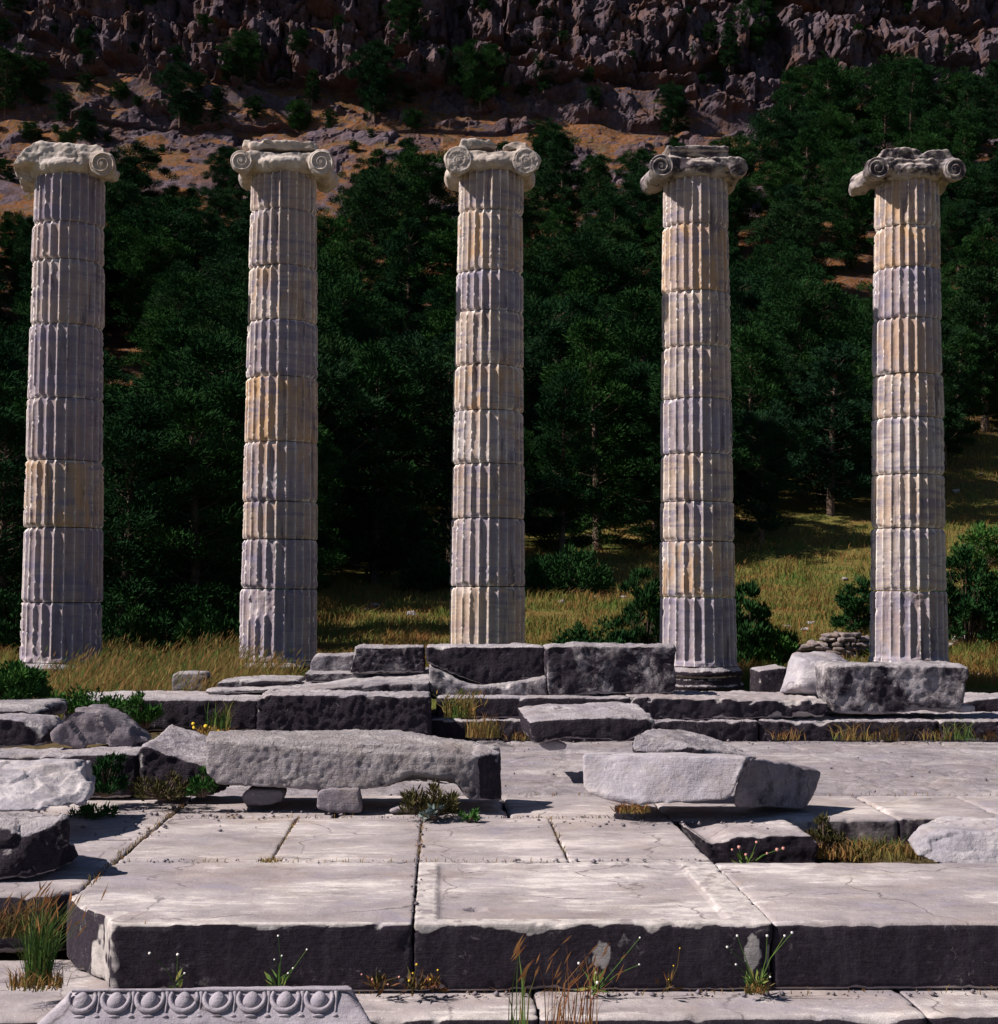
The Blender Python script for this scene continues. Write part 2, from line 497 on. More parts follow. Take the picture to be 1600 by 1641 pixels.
def block(name, label, cat, mat, px, d, th, dx=0.0, rise=0.0, group=None, taper=0.0, vox=.02, loft=True, backscale=1.0, **kw):
    """front outline px (in photograph pixels) stands on the real vertical plane y = d (a point may carry its own depth);
    the stone runs th metres back from it"""
    fr = [at(p[0], p[1], p[2] if len(p) > 2 else d) for p in px]
    c = sum(fr, Vector()) / len(fr)
    bk = []
    for p in fr:
        q = Vector((c.x + (p.x - c.x) * backscale, p.y, p.z))
        q += Vector((dx, th, rise if p.z > c.z else 0))
        bk.append(q)
    me = loft_mesh(fr, bk) if loft else hull_mesh(fr + bk)
    me.name = name
    o = link(name, weather(me, vox, **kw), mat)
    return tag(o, label, cat, group)
def slab(name, label, cat, mat, poly, ztop, thick, vox=.02, group=None, **kw):
    top = [Vector((x, y, ztop)) for x, y in poly]
    bot = [Vector((x, y, ztop - thick)) for x, y in poly]
    o = link(name, weather(loft_mesh(top, bot), vox, **kw), mat)
    return tag(o, label, cat, group)

# ---------------------------------------------------------------- terrain: meadow, wooded slope and cliff
PROF = np.array([(-90, -.8), (17.2, -.8), (18.2, -.14), (24, -.12), (28, -.1), (34, -.02), (40, .15), (48, .75), (56, 1.6), (62, 2.5), (68, 3.6), (75, 5.3),
                 (88, 9), (100, 14), (115, 21), (130, 30), (150, 42), (158, 46), (170, 52), (177, 59), (184, 72), (193, 98), (206, 124), (230, 142), (420, 190), (900, 260)], float)
def terr_noise(x, y):
    P = np.c_[x, y, np.zeros_like(x)]
    a = smooth(y, 26, 70)
    return a * (1.2 * fbm(P / 26 + 3, 3) + .35 * fbm(P / 6 + 9, 3)) + .035 * fbm(P / 1.6, 3) * smooth(y, 17.5, 19)
def ground_z(x, y):
    x = np.atleast_1d(np.asarray(x, float)); y = np.atleast_1d(np.asarray(y, float))
    return np.interp(y, PROF[:, 0], PROF[:, 1]) + terr_noise(x, y) + .0 * x
def build_terrain():
    seg = np.hypot(*np.diff(PROF, axis=0).T)
    S = np.concatenate([[0], np.cumsum(seg)])
    ys = [-90, -40, 0, 10, 16]
    sv = list(np.interp(ys, PROF[:, 0], S))
    s17, s50, s140, s_top = (np.interp(v, PROF[:, 0], S) for v in (17, 60, 140, 203))
    s138, s192 = np.interp(138, PROF[:, 0], S), np.interp(192, PROF[:, 0], S)
    sv += list(np.arange(s17, s50, .5)) + list(np.arange(s50, s138, .7)) + list(np.arange(s138, s192, .22)) + list(np.arange(s192, s_top, .5)) + list(np.linspace(s_top, S[-1], 40))
    sv = np.array(sv)
    xs = np.concatenate([-np.geomspace(700, 104, 24), np.arange(-100, 78, .27), np.geomspace(80, 700, 24)])
    X, SS = np.meshgrid(xs, sv)
    Y = np.interp(SS, S, PROF[:, 0]); Z = np.interp(SS, S, PROF[:, 1])
    x, y, z, s = X.ravel(), Y.ravel(), Z.ravel(), SS.ravel()
    z = z + terr_noise(x, y)
    # displacement out of the slope, growing on the bare rock
    k = smooth(y, 138, 160)
    kc = smooth(z, 52, 64) * k
    z0 = z.copy()
    w = fbm(np.c_[x / 30, s / 30, 0 * x], 4)
    w2 = fbm(np.c_[x / 9, s / 9, 0 * x + 4], 4)
    # ledges: a saw-tooth along the height, tilted and broken by noise
    f = (z + .10 * x + 7 * w + 2.2 * w2)
    def saw(f, per):
        q = (f / per) % 1.0
        return np.where(q < .78, q / .78, (1 - q) / .22)
    d = k * (2.4 * saw(f, 11.0) * (.6 + .8 * smooth(fbm(np.c_[x / 20, s / 14, 0 * x + 8], 3), -.3, .4)) + .9 * saw(f + 3 * w2, 4.1))
    zl = np.interp(x, [-110, -60, -48, -34, -14, 0, 14, 21, 37, 60, 90], [72, 66.5, 63.5, 59.5, 59.5, 62.5, 61.5, 59, 55, 52, 50])
    q = zl + 1.2 * w2 - z
    d += k * 4.2 * smooth(q, -.6, .5) * np.exp(-np.clip(q, 0, 50) / 7)
    zl2 = np.interp(x, [-110, -58, -40, -30, -10, 10, 30, 60, 90], [40, 49, 53.5, 55, 50, 48.5, 51, 46, 44])
    q = zl2 + 1.5 * w2 - z
    d += k * 2.6 * smooth(q, -.6, .5) * np.exp(-np.clip(q, 0, 50) / 4)
    # vertical buttresses, clefts and broken rock
    def ridged(P, o): return 1 - 2 * np.abs(fbm(P, o))
    b1 = ridged(np.c_[x / 6.5 + .6 * w, s / 55, 0 * x + 2], 4)
    b2 = ridged(np.c_[x / 2.1 + .5 * w2, s / 16, 0 * x + 6], 4)
    b3 = ridged(np.c_[x / 1.5, s / 2.2, 0 * x + 1], 3)
    b4 = fbm(np.c_[x / .8, s / 1.1, 0 * x + 3], 2)
    rockm = k * (.35 + .65 * smooth(w2 + .5 * w, -.25, .2))
    out_ = smooth(fbm(np.c_[x / 7, s / 5, 0 * x + 11], 4), .0, .16)
    # the dry grass keeps to ledges and to the gentler left slope; the middle and top are bare jointed rock
    bare = smooth(z - (61 + 6 * w - .0 * x + 5 * smooth(-x, 22, 45) + 3 * smooth(x, 30, 50)), -1.5, 2.5)
    led = np.maximum(np.exp(-((z - zl - 1.0 - 1.2 * w2) / 1.7) ** 2), np.exp(-((z - zl2 - 2.5 - 1.5 * w2) / 2.6) ** 2))
    led = np.maximum(led, .8 * smooth((f / 11.0) % 1.0, .76, .84))
    low_ = 1 - smooth(z, 44, 55)
    veg = np.clip(np.maximum(led * (1.15 - .15 * bare), np.maximum(low_ * .74, .70 * (1 - bare))) + .9 * fbm(np.c_[x / 5, s / 4, 0 * x + 31], 4) - .15, 0, 1)
    veg = smooth(veg, .42, .72)
    c1, j1 = cells(np.c_[x / 3.4 + .35 * w2, s / 7.0 + .5 * w2] + 100)
    c2, j2 = cells(np.c_[x / 1.15 + .2 * b4 + .05 * s, s / 4.2 - .1 * x] + 300)
    c3, j3 = cells(np.c_[x / .62 + .05 * s, s / 1.7] + 500)
    rk = 1 - .82 * veg
    d += kc * rk * (3.0 * b1 + .8 * b2) + k * rk * (.45 + .55 * bare) * (1.9 * c1 - 1.0 * (1 - smooth(j1, 0, .10)) + .62 * c2 - .45 * (1 - smooth(j2, 0, .12)) + .17 * c3 + .05 * b3) + k * (1 - veg) * out_ * .8 + k * .06 * b4
    # normal of the profile in the y-z plane, pointing out of the hill
    dy = np.interp(s + .5, S, PROF[:, 0]) - np.interp(s - .5, S, PROF[:, 0])
    dz = np.interp(s + .5, S, PROF[:, 1]) - np.interp(s - .5, S, PROF[:, 1])
    L = np.hypot(dy, dz) + 1e-9
    far = 1 - smooth(z0, 120, 140)
    y = y - d * far * dz / L
    z = z + d * far * .35 * dy / L
    nx, ns = len(xs), len(sv)
    idx = np.arange(nx * ns).reshape(ns, nx)
    F = np.stack([idx[:-1, :-1], idx[:-1, 1:], idx[1:, 1:], idx[1:, :-1]], -1).reshape(-1, 4)
    me = mesh_np('hill', np.c_[x, y, z], [F])
    attr(me, 'veg', np.where(k > 0, veg, 1.0) * smooth(y, 120, 140) + (1 - smooth(y, 120, 140)))
    # broken rock stays facetted, the meadow is smooth
    cy = y[F].mean(1)
    me.polygons.foreach_set('use_smooth', (cy < 150))
    o = link('hill', me, M['hill'], loc=(0, 0, 0))
    o['kind'] = 'structure'
    V = np.c_[x, y, z]
    return BVHTree.FromPolygons([tuple(v) for v in V], [tuple(f) for f in F[np.abs(x[F[:, 0]]) < 110]])
HILL = build_terrain()
def hit(px, py):
    h = HILL.ray_cast(Vector((0, 0, EYE)), ray(px, py).normalized())
    return h[0]
def drop(x, y):
    h = HILL.ray_cast(Vector((x, y, 300)), Vector((0, 0, -1)))
    return h[0].z if h[0] else float(ground_z(x, y)[0])

def floor_sheet(name, x0, x1, y0, y1, zf, mat, step=.035, amp=.012, crack=0.0):
    xs = np.arange(x0, x1 + step, step); ys = np.arange(y0, y1 + step, step)
    X, Y = np.meshgrid(xs, ys)
    x, y = X.ravel(), Y.ravel()
    P = np.c_[x, y, 0 * x]
    z = zf(x, y) + amp * fbm(P / .7, 4) + amp * .5 * fbm(P / .12, 3)
    if crack:
        # shallow irregular joints and hollows between worn floor stones
        j = np.abs(fbm(P / 1.1 + 5, 2))
        z -= crack * (1 - smooth(j, .0, .03)) + crack * .8 * smooth(fbm(P / .3 + 8, 3), .25, .5)
        r = np.minimum(np.abs((x + .12 * fbm(P / .5, 2)) / .88 % 1 - .5), np.abs((y + .10 * fbm(P / .5 + 3, 2)) / .82 % 1 - .5))
        z -= crack * 1.1 * (1 - smooth(r, .0, .02))
    nx, ny = len(xs), len(ys)
    idx = np.arange(nx * ny).reshape(ny, nx)
    F = np.stack([idx[:-1, :-1], idx[:-1, 1:], idx[1:, 1:], idx[1:, :-1]], -1).reshape(-1, 4)
    me = mesh_np(name, np.c_[x, y, z], [F])
    o = link(name, me, mat, loc=(0, 0, 0))
    o['kind'] = 'structure'
    return o
floor_sheet('paving', -2.4, 9.5, 11.75, 17.5, lambda x, y: -.12 + 0 * x, M['floor'], amp=.016, crack=.022)
floor_sheet('ground', -9.5, -1.7, 10.6, 17.5, lambda x, y: -.03 + .05 * fbm(np.c_[x, y, 0 * x] / 1.1 + 3, 3) - .14 * smooth(x, -2.6, -1.9), M['soil'], amp=.03)
floor_sheet('pit_ground', 1.3, 5.6, 8.9, 10.9, lambda x, y: -.24 + .07 * smooth(y, 9.6, 10.8) + .03 * fbm(np.c_[x, y, 0 * x] / .5, 3), M['soil'], amp=.03)
floor_sheet('side_ground', -6, -1.0, 6.3, 9.3, lambda x, y: -.40 + .06 * fbm(np.c_[x, y, 0 * x] / .6, 3), M['soil'], amp=.03)

# ---------------------------------------------------------------- columns
CD = 25.1
TINT = {'cr': (.66, .56, .47), 'bl': (.38, .36, .45), 'mv': (.46, .41, .44), 'or': (.62, .46, .34), 'wh': (.66, .61, .58), 'dk': (.28, .235, .28), 'tn': (.52, .43, .37), 'vi': (.36, .315, .39)}
COLS = [
    dict(b=98, t=112, rb=.66, rt=.575, y=[275, 354, 414, 518, 637, 737, 845, 966, 1063], tint='dk vi mv vi vi tn vi vi', al=[.1, .4, .3, .1, .3, .9, .3, .15]),
    dict(b=446, t=456, rb=.65, rt=.555, y=[272, 333, 423, 511, 602, 707, 803, 864, 944, 1061], tint='tn tn cr mv or mv tn vi vi', al=[.4, .3, .6, .2, 1, .6, .5, .2, .2]),
    dict(b=780, t=787, rb=.64, rt=.545, y=[270, 334, 431, 496, 583, 656, 742, 830, 940, 1063], tint='tn cr bl cr cr wh tn mv cr', al=[.2, 1, .3, .4, .9, .5, .5, .2, .4]),
    dict(b=1119, t=1114, rb=.65, rt=.555, y=[280, 356, 464, 553, 637, 726, 803, 867, 957, 1069], tint='tn or cr cr bl cr cr wh bl', al=[.2, 1, .3, .3, .2, .5, .3, .8, .1]),
    dict(b=1457, t=1453, rb=.645, rt=.54, y=[283, 358, 425, 507, 597, 667, 759, 846, 947, 1063], tint='cr or bl mv cr wh cr wh bl', al=[.8, 1, .3, .6, .6, .3, .4, .3, .3]),
]
NF = 24
def drum_mesh(cx0, cx1, cy, z0, z1, r0, r1, seed, wear=.3, scars=(), bottom=False):
    rng = np.random.default_rng(seed)
    nt = NF * 12
    h = z1 - z0
    nz = max(8, int(h / .02))
    u = np.concatenate([[0, .008], np.linspace(.02, h - .02, nz), [h - .008, h]]) / h
    th = np.linspace(0, 2 * math.pi, nt, endpoint=False)
    T, U = np.meshgrid(th, u)
    T, U = T.ravel(), U.ravel()
    zz = z0 + U * h
    R = r0 + (r1 - r0) * U
    cx = cx0 + (cx1 - cx0) * U
    ph = (T * NF / (2 * math.pi)) % 1.0
    a = np.abs(ph - .5) * 2
    P0 = np.c_[np.cos(T) * R, np.sin(T) * R, zz]
    wn = fbm(P0 / .35 + seed * 3.1, 3)
    # arrises broken along their length
    br = smooth(fbm(P0 / np.array([.06, .06, .08]) + seed, 3) + .45 * wn, .20, .34)
    prof = np.sqrt(np.clip(1 - (a / .90) ** 2, 0, 1))
    depth = .058 * (1 - .40 * wear * smooth(wn, -.1, .4))
    r = R - depth * prof
    rid = smooth(a, .55, .9)
    ero = rid * (br * (.008 + .016 * wear) + .001)
    r = r - ero
    if bottom:                                   # flutes end in rounded stops
        k = 1 - smooth(zz - z0, .05, .11)
        r = r * (1 - k) + (R + .03 * (1 - smooth(zz - z0, .0, .05))) * k
    # worn joint edges
    e = np.minimum(U, 1 - U) * h
    jn = smooth(fbm(np.c_[np.cos(T) * R * 3, np.sin(T) * R * 3, (U > .5) * 5.0 + seed], 3), -.2, .45)
    je = (1 - smooth(e, .0, .035 + .05 * jn)) * (.012 + .036 * jn)
    r = r - je
    chip = np.clip(ero / .045 + je / .06 + .72 * smooth(a, .87, .97), 0, 1.2) * .55  # last term adds intact arrises to the chips, for painted edge light
    for (st, sz, sr, dp) in scars:               # larger breaks: angle, height fraction, radius, depth
        dt = (T - st + math.pi) % (2 * math.pi) - math.pi
        dd = np.hypot(dt * R, (U - sz) * h * .8) / sr + 1.1 * fbm(P0 / .14 + seed * 2, 4)
        m = 1 - smooth(dd, .55, 1.0)
        tgt = R - dp - .02 * fbm(P0 / .1, 3)
        r = np.where(r > tgt, r * (1 - m) + np.minimum(r, tgt) * m, r)
        chip = np.maximum(chip, m * .22)
    r = r + .004 * fbm(P0 / .07 + seed, 3) + .006 * fbm(P0 / .5 + seed, 2)
    V = np.c_[cx + np.cos(T) * r, cy + np.sin(T) * r, zz]
    nr = len(u)
    idx = np.arange(nt * nr).reshape(nr, nt)
    nx = np.roll(idx, -1, 1)
    F = np.stack([idx[:-1], nx[:-1], nx[1:], idx[1:]], -1).reshape(-1, 4)
    c0, c1 = len(V), len(V) + 1
    V = np.vstack([V, [cx0, cy, z0], [cx1, cy, z1]])
    T3 = np.vstack([np.c_[nx[0], idx[0], np.full(nt, c0)], np.c_[idx[-1], nx[-1], np.full(nt, c1)]])
    me = mesh_np('drum', V, [F, T3])
    attr(me, 'chip', np.append(chip, [0, 0]))
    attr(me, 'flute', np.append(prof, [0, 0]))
    return me
def lathe(profile, n=96, axis='z', origin=(0, 0, 0), cap=True):
    V, F = [], []
    for (r, h) in profile:
        for i in range(n):
            a = 2 * math.pi * i / n
            if axis == 'z': V.append((origin[0] + r * math.cos(a), origin[1] + r * math.sin(a), origin[2] + h))
            else: V.append((origin[0] + r * math.cos(a), origin[1] + h, origin[2] + r * math.sin(a)))
    for k in range(len(profile) - 1):
        for i in range(n):
            j = (i + 1) % n
            F.append((k * n + i, k * n + j, (k + 1) * n + j, (k + 1) * n + i))
    me = bpy.data.meshes.new('lathe')
    caps = [tuple(range(n))[::-1], tuple(range((len(profile) - 1) * n, len(profile) * n))] if cap else []
    me.from_pydata(V, [], F + caps)
    bm = bmesh.new(); bm.from_mesh(me); bmesh.ops.recalc_face_normals(bm, faces=bm.faces); bm.to_mesh(me); bm.free()
    return me
def volute_mesh(cx, cy, cz, R, turns, flip, worn, seed):
    """a shallow disc whose front (-y) carries a raised spiral fillet and an eye"""
    nr, nt = 42, 120
    rr = np.linspace(0, 1, nr); th = np.linspace(0, 2 * math.pi, nt, endpoint=False)
    T, Q = np.meshgrid(th, rr)
    T, Q = T.ravel(), Q.ravel()
    phase = (Q ** .8 * turns - flip * T / (2 * math.pi)) % 1.0
    ridge = np.exp(-((phase - .5) / .14) ** 2)
    hgt = .034 * ridge * (1 - worn) + .012
    hgt = np.where(Q < .16, .045 * (1 - worn * .6), hgt)
    hgt = hgt * (1 - smooth(Q, .95, 1.0))
    x = cx + R * Q * np.cos(T); z = cz + R * Q * np.sin(T)
    P = np.c_[x, 0 * x + cy, z]
    hgt = hgt + worn * .022 * fbm(P / .11 + seed, 3)
    V = np.c_[x, cy - hgt, z]
    idx = np.arange(nr * nt).reshape(nr, nt); nx = np.roll(idx, -1, 1)
    F = np.stack([idx[:-1], nx[:-1], nx[1:], idx[1:]], -1).reshape(-1, 4)
    B = V[idx[-1]].copy(); B[:, 1] = cy + .03
    b = len(V) + np.arange(nt)
    V = np.vstack([V, B, [cx, cy + .03, cz]])
    F2 = np.stack([idx[-1], nx[-1], np.roll(b, -1), b], -1)
    T3 = np.c_[b, np.roll(b, -1), np.full(nt, len(V) - 1)]
    me = mesh_np('volute', V, [F, F2, T3])
    bm = bmesh.new(); bm.from_mesh(me); bmesh.ops.recalc_face_normals(bm, faces=bm.faces); bm.to_mesh(me); bm.free()
    attr(me, 'chip', np.append(.55 * np.append(ridge * (1 - worn) , np.zeros(nt)), 0) if False else np.zeros(len(me.vertices)))
    return me
def box_me(x0, x1, y0, y1, z0, z1):
    return hull_mesh([(x, y, z) for x in (x0, x1) for y in (y0, y1) for z in (z0, z1)])
def capital(parent, cx, cy, z, spec, mat, seed):
    """Ionic capital: echinus, two bolsters with volutes, cushion and abacus, broken as in the photograph"""
    O = lambda pts: [(cx + a, cy + b, z + c * (.92 if c > .3 else 1)) for a, b, c in pts]
    parts = []
    parts.append(lathe([(.50, -.02), (.56, .0), (.60, .04), (.64, .12), (.60, .20), (.45, .24)], 64, 'z', (cx, cy, z)))
    hw = spec.get('hw', .655)
    vz = .125
    for sgn, key in ((-1, 'l'), (1, 'r')):
        s = spec[key]
        be = spec.get('be' + key, .58)
        if s == 'gone': continue
        R = spec.get('R' + key, .255) * .87
        yb = .56
        prof = [(R * .96, -.55 if s != 'back' else -.15), (R, -.52 if s != 'back' else -.1), (R * .86, -.38 if s != 'back' else .0), (R * .58, -.08), (R * .58, .08), (R * .86, .38), (R, .54), (R * .96, .58)]
        if be < .58: prof = [q for q in prof if q[1] < be] + [(R * .6, be)]
        parts.append(lathe(prof, 48, 'y', (cx + sgn * hw, cy, z + vz)))
    # cushion with a sagging lower edge
    fr = O([(-.62, -.52, .17), (-.3, -.52, .11), (0, -.52, .095), (.3, -.52, .11), (.62, -.52, .17), (.66, -.52, .33), (.3, -.52, .30), (0, -.52, .285), (-.3, -.52, .30), (-.66, -.52, .33)])
    parts.append(loft_mesh([Vector(p) for p in fr], [Vector((p[0], p[1] + 1.04, p[2])) for p in fr]))
    for hp in spec.get('hulls', []): parts.append(hull_mesh(O(hp)))
    me = weather(join_me(parts), .02, amp=.018 + .014 * spec.get('worn', .3), fine=.007, chip=spec.get('chip', .9), chipit=12, fs=.09, facet=.012)
    cp = link('capital', me, mat, parent)
    for sgn, key in ((-1, 'l'), (1, 'r')):
        s = spec[key]
        if s in ('spiral', 'worn'):
            R = spec.get('R' + key, .255) * .87
            link('volute', volute_mesh(cx + sgn * hw, cy - .553, z + vz, R * .93, 2.6, -sgn, spec.get('wv', .15) if s == 'spiral' else .85, seed + sgn), mat, cp)
ABA = lambda x0, x1, z0, z1, y0=-.52, y1=.52: [(x, y, zz) for x in (x0, x1) for y in (y0, y1) for zz in (z0, z1)]
CAPS = [
    dict(l='back', r='spiral', Rr=.25, ber=.2, worn=.9, chip=1.2, hulls=[
        [(-.95, .3, .1), (-.9, .3, -.06), (-.72, .3, .2), (-.92, .6, -.1), (-.7, .62, -.06), (-.7, .6, .2)],
        [(-.86, -.45, .10), (-.80, .5, .1), (-.70, -.50, .33), (-.5, -.5, .52), (-.45, .5, .52), (.1, -.5, .50), (.1, .5, .48), (-.35, -.5, .18), (-.55, .4, .12), (-.9, .1, .12)],
        [(-.5, -.5, .48), (-.42, -.48, .56), (.55, -.48, .50), (.7, -.5, .40), (-.4, .5, .54), (.6, .5, .48), (-.4, -.5, .34), (.6, -.5, .34)]]),
    dict(l='spiral', r='spiral', Rr=.25, Rl=.22, wv=.3, worn=.6, hulls=[
        ABA(-.52, .58, .38, .49), ABA(-.30, .50, .48, .535, -.54, .5),
        [(-.66, -.45, .40), (-.50, -.45, .40), (-.63, -.42, .56), (-.52, -.42, .57), (-.66, -.2, .4), (-.5, -.2, .4), (-.6, -.25, .55), (-.53, -.25, .56)]]),
    dict(l='worn', r='worn', Rl=.28, Rr=.27, worn=.8, chip=1.3, hw=.56, hulls=[
        [(-.58, -.5, .36), (-.5, -.52, .54), (-.02, -.5, .53), (.1, -.48, .40), (-.58, .5, .36), (-.5, .5, .53), (0, .5, .5), (.1, .5, .38)],
        [(.16, -.5, .38), (.26, -.5, .52), (.58, -.5, .53), (.66, -.5, .36), (.2, .5, .38), (.28, .5, .5), (.58, .5, .5), (.66, .5, .36)]]),
    dict(l='spiral', r='lump', Rl=.24, Rr=.19, wv=.35, worn=.7, hulls=[
        ABA(-.50, .52, .36, .47, -.46, .5), ABA(-.56, .50, .46, .55, -.50, .52),
        [(.5, -.55, .36), (.78, -.55, .2), (.86, -.45, .12), (.6, -.55, .06), (.5, .3, .36), (.8, .3, .15), (.6, .3, .08)]]),
    dict(l='spiral', r='spiral', Rl=.23, Rr=.23, wv=.45, worn=.8, chip=1.1, hulls=[
        [(-.62, -.5, .36), (-.50, -.52, .53), (-.1, -.5, .55), (.1, -.48, .48), (-.62, .5, .36), (-.5, .5, .54), (0, .5, .52), (.12, .5, .42), (.15, -.48, .36)],
        [(.05, -.5, .36), (.22, -.5, .50), (.55, -.5, .53), (.66, -.5, .36), (.1, .5, .36), (.28, .5, .5), (.58, .5, .5), (.66, .5, .36)],
        [(-.70, .1, .0), (-.86, .3, .0), (-.88, .42, .10), (-.86, .58, .02), (-.80, .58, -.07), (-.6, .6, -.06), (-.6, .1, .3), (-.78, .5, .25)]]),
]
COL_LABELS = ['leftmost standing fluted column, violet grey drums, left volute of its capital broken off',
              'second standing column from the left, two worn volutes and a small knob on its capital',
              'middle standing column behind the stacked blocks, two rounded lumps on top of its capital',
              'fourth standing column, the one with its moulded round base in view beside the big block',
              'rightmost standing fluted column, blackened capital, behind the big rough block']
def build_columns():
    for i, c in enumerate(COLS):
        pb, pt = at(c['b'], 1065, CD), at(c['t'], 290, CD)
        def cxz(z): return pb.x + (pt.x - pb.x) * (z - pb.z) / (pt.z - pb.z)
        zs = [at(c['b'] + (c['t'] - c['b']) * (1065 - y) / 775, y, CD - .5).z for y in c['y']]
        base_z = -.14
        root = empty('fluted_column', (pb.x, CD, base_z), COL_LABELS[i], 'column', 'standing fluted columns')
        tints = c['tint'].split()
        zb = zs[-1]
        for k in range(len(zs) - 1):
            z1, z0 = zs[k], zs[k + 1]
            f = lambda z: c['rb'] + (c['rt'] - c['rb']) * (z - zb) / (zs[0] - zb)
            rr = random.Random(i * 31 + k)
            jx = rr.uniform(-.010, .010)
            scars = []
            if rr.random() < .55: scars.append((rr.uniform(math.pi, 1.6 * math.pi), rr.choice([.02, .98, .97, .03]), rr.uniform(.10, .2), .035))
            if (i, k) == (1, 8): scars = [(math.radians(242), .90, .30, .06), (math.radians(230), .75, .16, .05)]
            if (i, k) == (4, 8): scars = [(math.radians(262), .97, .20, .05)]
            if (i, k) == (3, 8): scars = [(math.radians(205), .75, .14, .03)]
            me = drum_mesh(cxz(z0) + jx, cxz(z1) + jx, CD, z0 + .008, z1 - .008, f(z0) + rr.uniform(-.006, .006), f(z1) + rr.uniform(-.006, .006),
                           i * 17 + k + 1, wear=rr.uniform(.15, .8), scars=scars, bottom=(k == len(zs) - 2))
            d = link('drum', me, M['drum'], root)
            t = TINT[tints[k]]
            d.color = (*[min(.8, v * 1.14) for v in t], c['al'][k])
        # Ionic base: plinth, fluted discs and a torus
        R = c['rb']
        hb = zb - base_z
        prof = [(R * 1.16, 0), (R * 1.18, .03), (R * 1.13, .08 * hb / .4), (R * 1.17, .12 * hb / .4), (R * 1.10, .17 * hb / .4), (R * 1.12, .22 * hb / .4),
                (R * 1.06, .24 * hb / .4), (R * 1.13, .27 * hb / .4), (R * 1.15, .31 * hb / .4), (R * 1.11, .355 * hb / .4), (R * 1.04, hb - .03), (R * 1.03, hb - .004)]
        link('base', weather(lathe(prof, 96, 'z', (cxz(zb), CD, base_z)), .02, amp=.012, fine=.004, chip=.8, chipit=6), M['dark'], root)
        link('plinth', weather(box_me(pb.x - .86, pb.x + .86, CD - .86, CD + .86, base_z - .12, base_z - .002), .03, amp=.012, chip=.9, chipit=10), M['rough'], root)
        capital(root, cxz(zs[0]), CD, zs[0], CAPS[i], M['capital_dark'] if i in (3, 4) else M['capital'], i * 9)
build_columns()

# ---------------------------------------------------------------- platform: slabs of the floor and the steps
G = .0015
def rect(x0, x1, y0, y1): return [(x0 + G, y0 + G), (x1 - G, y0 + G), (x1 - G, y1 - G), (x0 + G, y1 - G)]
FL = dict(amp=.0030, fine=.0010, fs=.05, pre=1)
xa, xb, xc, xd = -.992, -.118, .784, 1.65
ya, yb, ym, yc, yd = 7.40, 9.03, 9.83, 10.71, 11.86
gF, gS = 'slabs of the front row', 'slabs of the lower step'
gP = 'floor slabs behind the front row'
slab('front_slab', 'wide front slab with a broken left corner and ragged notch in its upper edge', 'stone slab', M['step'],
     [(-1.58, ya + .01), (xb - G, ya), (xb - G, yb - G), (-1.90, yb - G), (-1.93, 8.3), (-1.97, 8.12), (-1.86, 7.86), (-1.66, 7.62)], 0, .33, vox=.016, group=gF, chip=1.0, chipit=26, **FL)
frontA = bpy.data.objects['front_slab']
pan = slab('front_slab', 'front slab with a framed sunken panel cut in its top', 'stone slab', M['step'], rect(xb, xd, ya, yb), 0, .33, vox=.016, group=gF, chip=1.0, chipit=26, **FL)
def sink(o):
    me = o.data
    n = len(me.vertices)
    co = np.empty(n * 3, np.float32); me.vertices.foreach_get('co', co); co = co.reshape(-1, 3)
    w = co + np.array(o.location)
    top = w[:, 2] > -.03
    j = .006 * fbm(w / .08, 3)
    ins = np.minimum.reduce([w[:, 0] - (xb + .115), (xd - .20) - w[:, 0], w[:, 1] - (ya + .10), (yb - .085) - w[:, 1]]) + j
    co[:, 2] -= np.where(top, .016 * smooth(ins, 0, .014), 0)
    # round socket and a small pock mark
    for hx, hy, r in ((.195, 7.78, .055), (1.05, 8.62, .03)):
        dd = np.hypot(w[:, 0] - hx, (w[:, 1] - hy)) / r + .25 * fbm(w / .04, 2)
        co[:, 2] -= np.where(top, .05 * (1 - smooth(dd, .6, 1)), 0)
    me.vertices.foreach_set('co', co.ravel()); me.update()
sink(pan)
def fresh_break(o, f):
    n = len(o.data.vertices)
    co = np.empty(n * 3, np.float32); o.data.vertices.foreach_get('co', co)
    w = co.reshape(-1, 3) + np.array(o.location)
    a = o.data.attributes['chip']
    v = np.empty(n, np.float32); a.data.foreach_get('value', v)
    a.data.foreach_set('value', np.maximum(v, f(w)).astype(np.float32))
fresh_break(frontA, lambda w: np.maximum(1.1 * (1 - smooth(w[:, 0] + .10 * fbm(w / .12, 3), -1.60, -1.50)) * smooth(fbm(w / .16 + 3, 3), -.25, .1) * (w[:, 1] < 7.72),
            1.0 * (1 - smooth(w[:, 1], 7.43, 7.46)) * smooth(w[:, 2] + .07 * fbm(np.c_[w[:, 0] / .35, 0 * w[:, 0], w[:, 2] / .35] + 5, 3), -.018, -.004)))
fresh_break(pan, lambda w: (1 - smooth(w[:, 1], 7.44, 7.48)) * np.maximum(1.1 * smooth(w[:, 2] + .13 * fbm(np.c_[w[:, 0] / .3, 0 * w[:, 0], w[:, 2] / .4] + 2, 4), -.035, -.015),
            1.0 * (1 - smooth(np.minimum(np.hypot((w[:, 0] - .80) / .05, (w[:, 2] + .16) / .07), np.hypot((w[:, 0] - 1.55) / .04, (w[:, 2] + .15) / .10)) + .6 * fbm(w / .05, 3), .8, 1.1))))
fresh_break(pan, lambda w: (w[:, 2] > -.012) * (np.minimum.reduce([w[:, 0] - (xb + .115), (xd - .20) - w[:, 0], w[:, 1] - (ya + .10), (yb - .085) - w[:, 1]]) < .004) * (.95 * smooth(fbm(w / .09, 3), -.35, .0)))
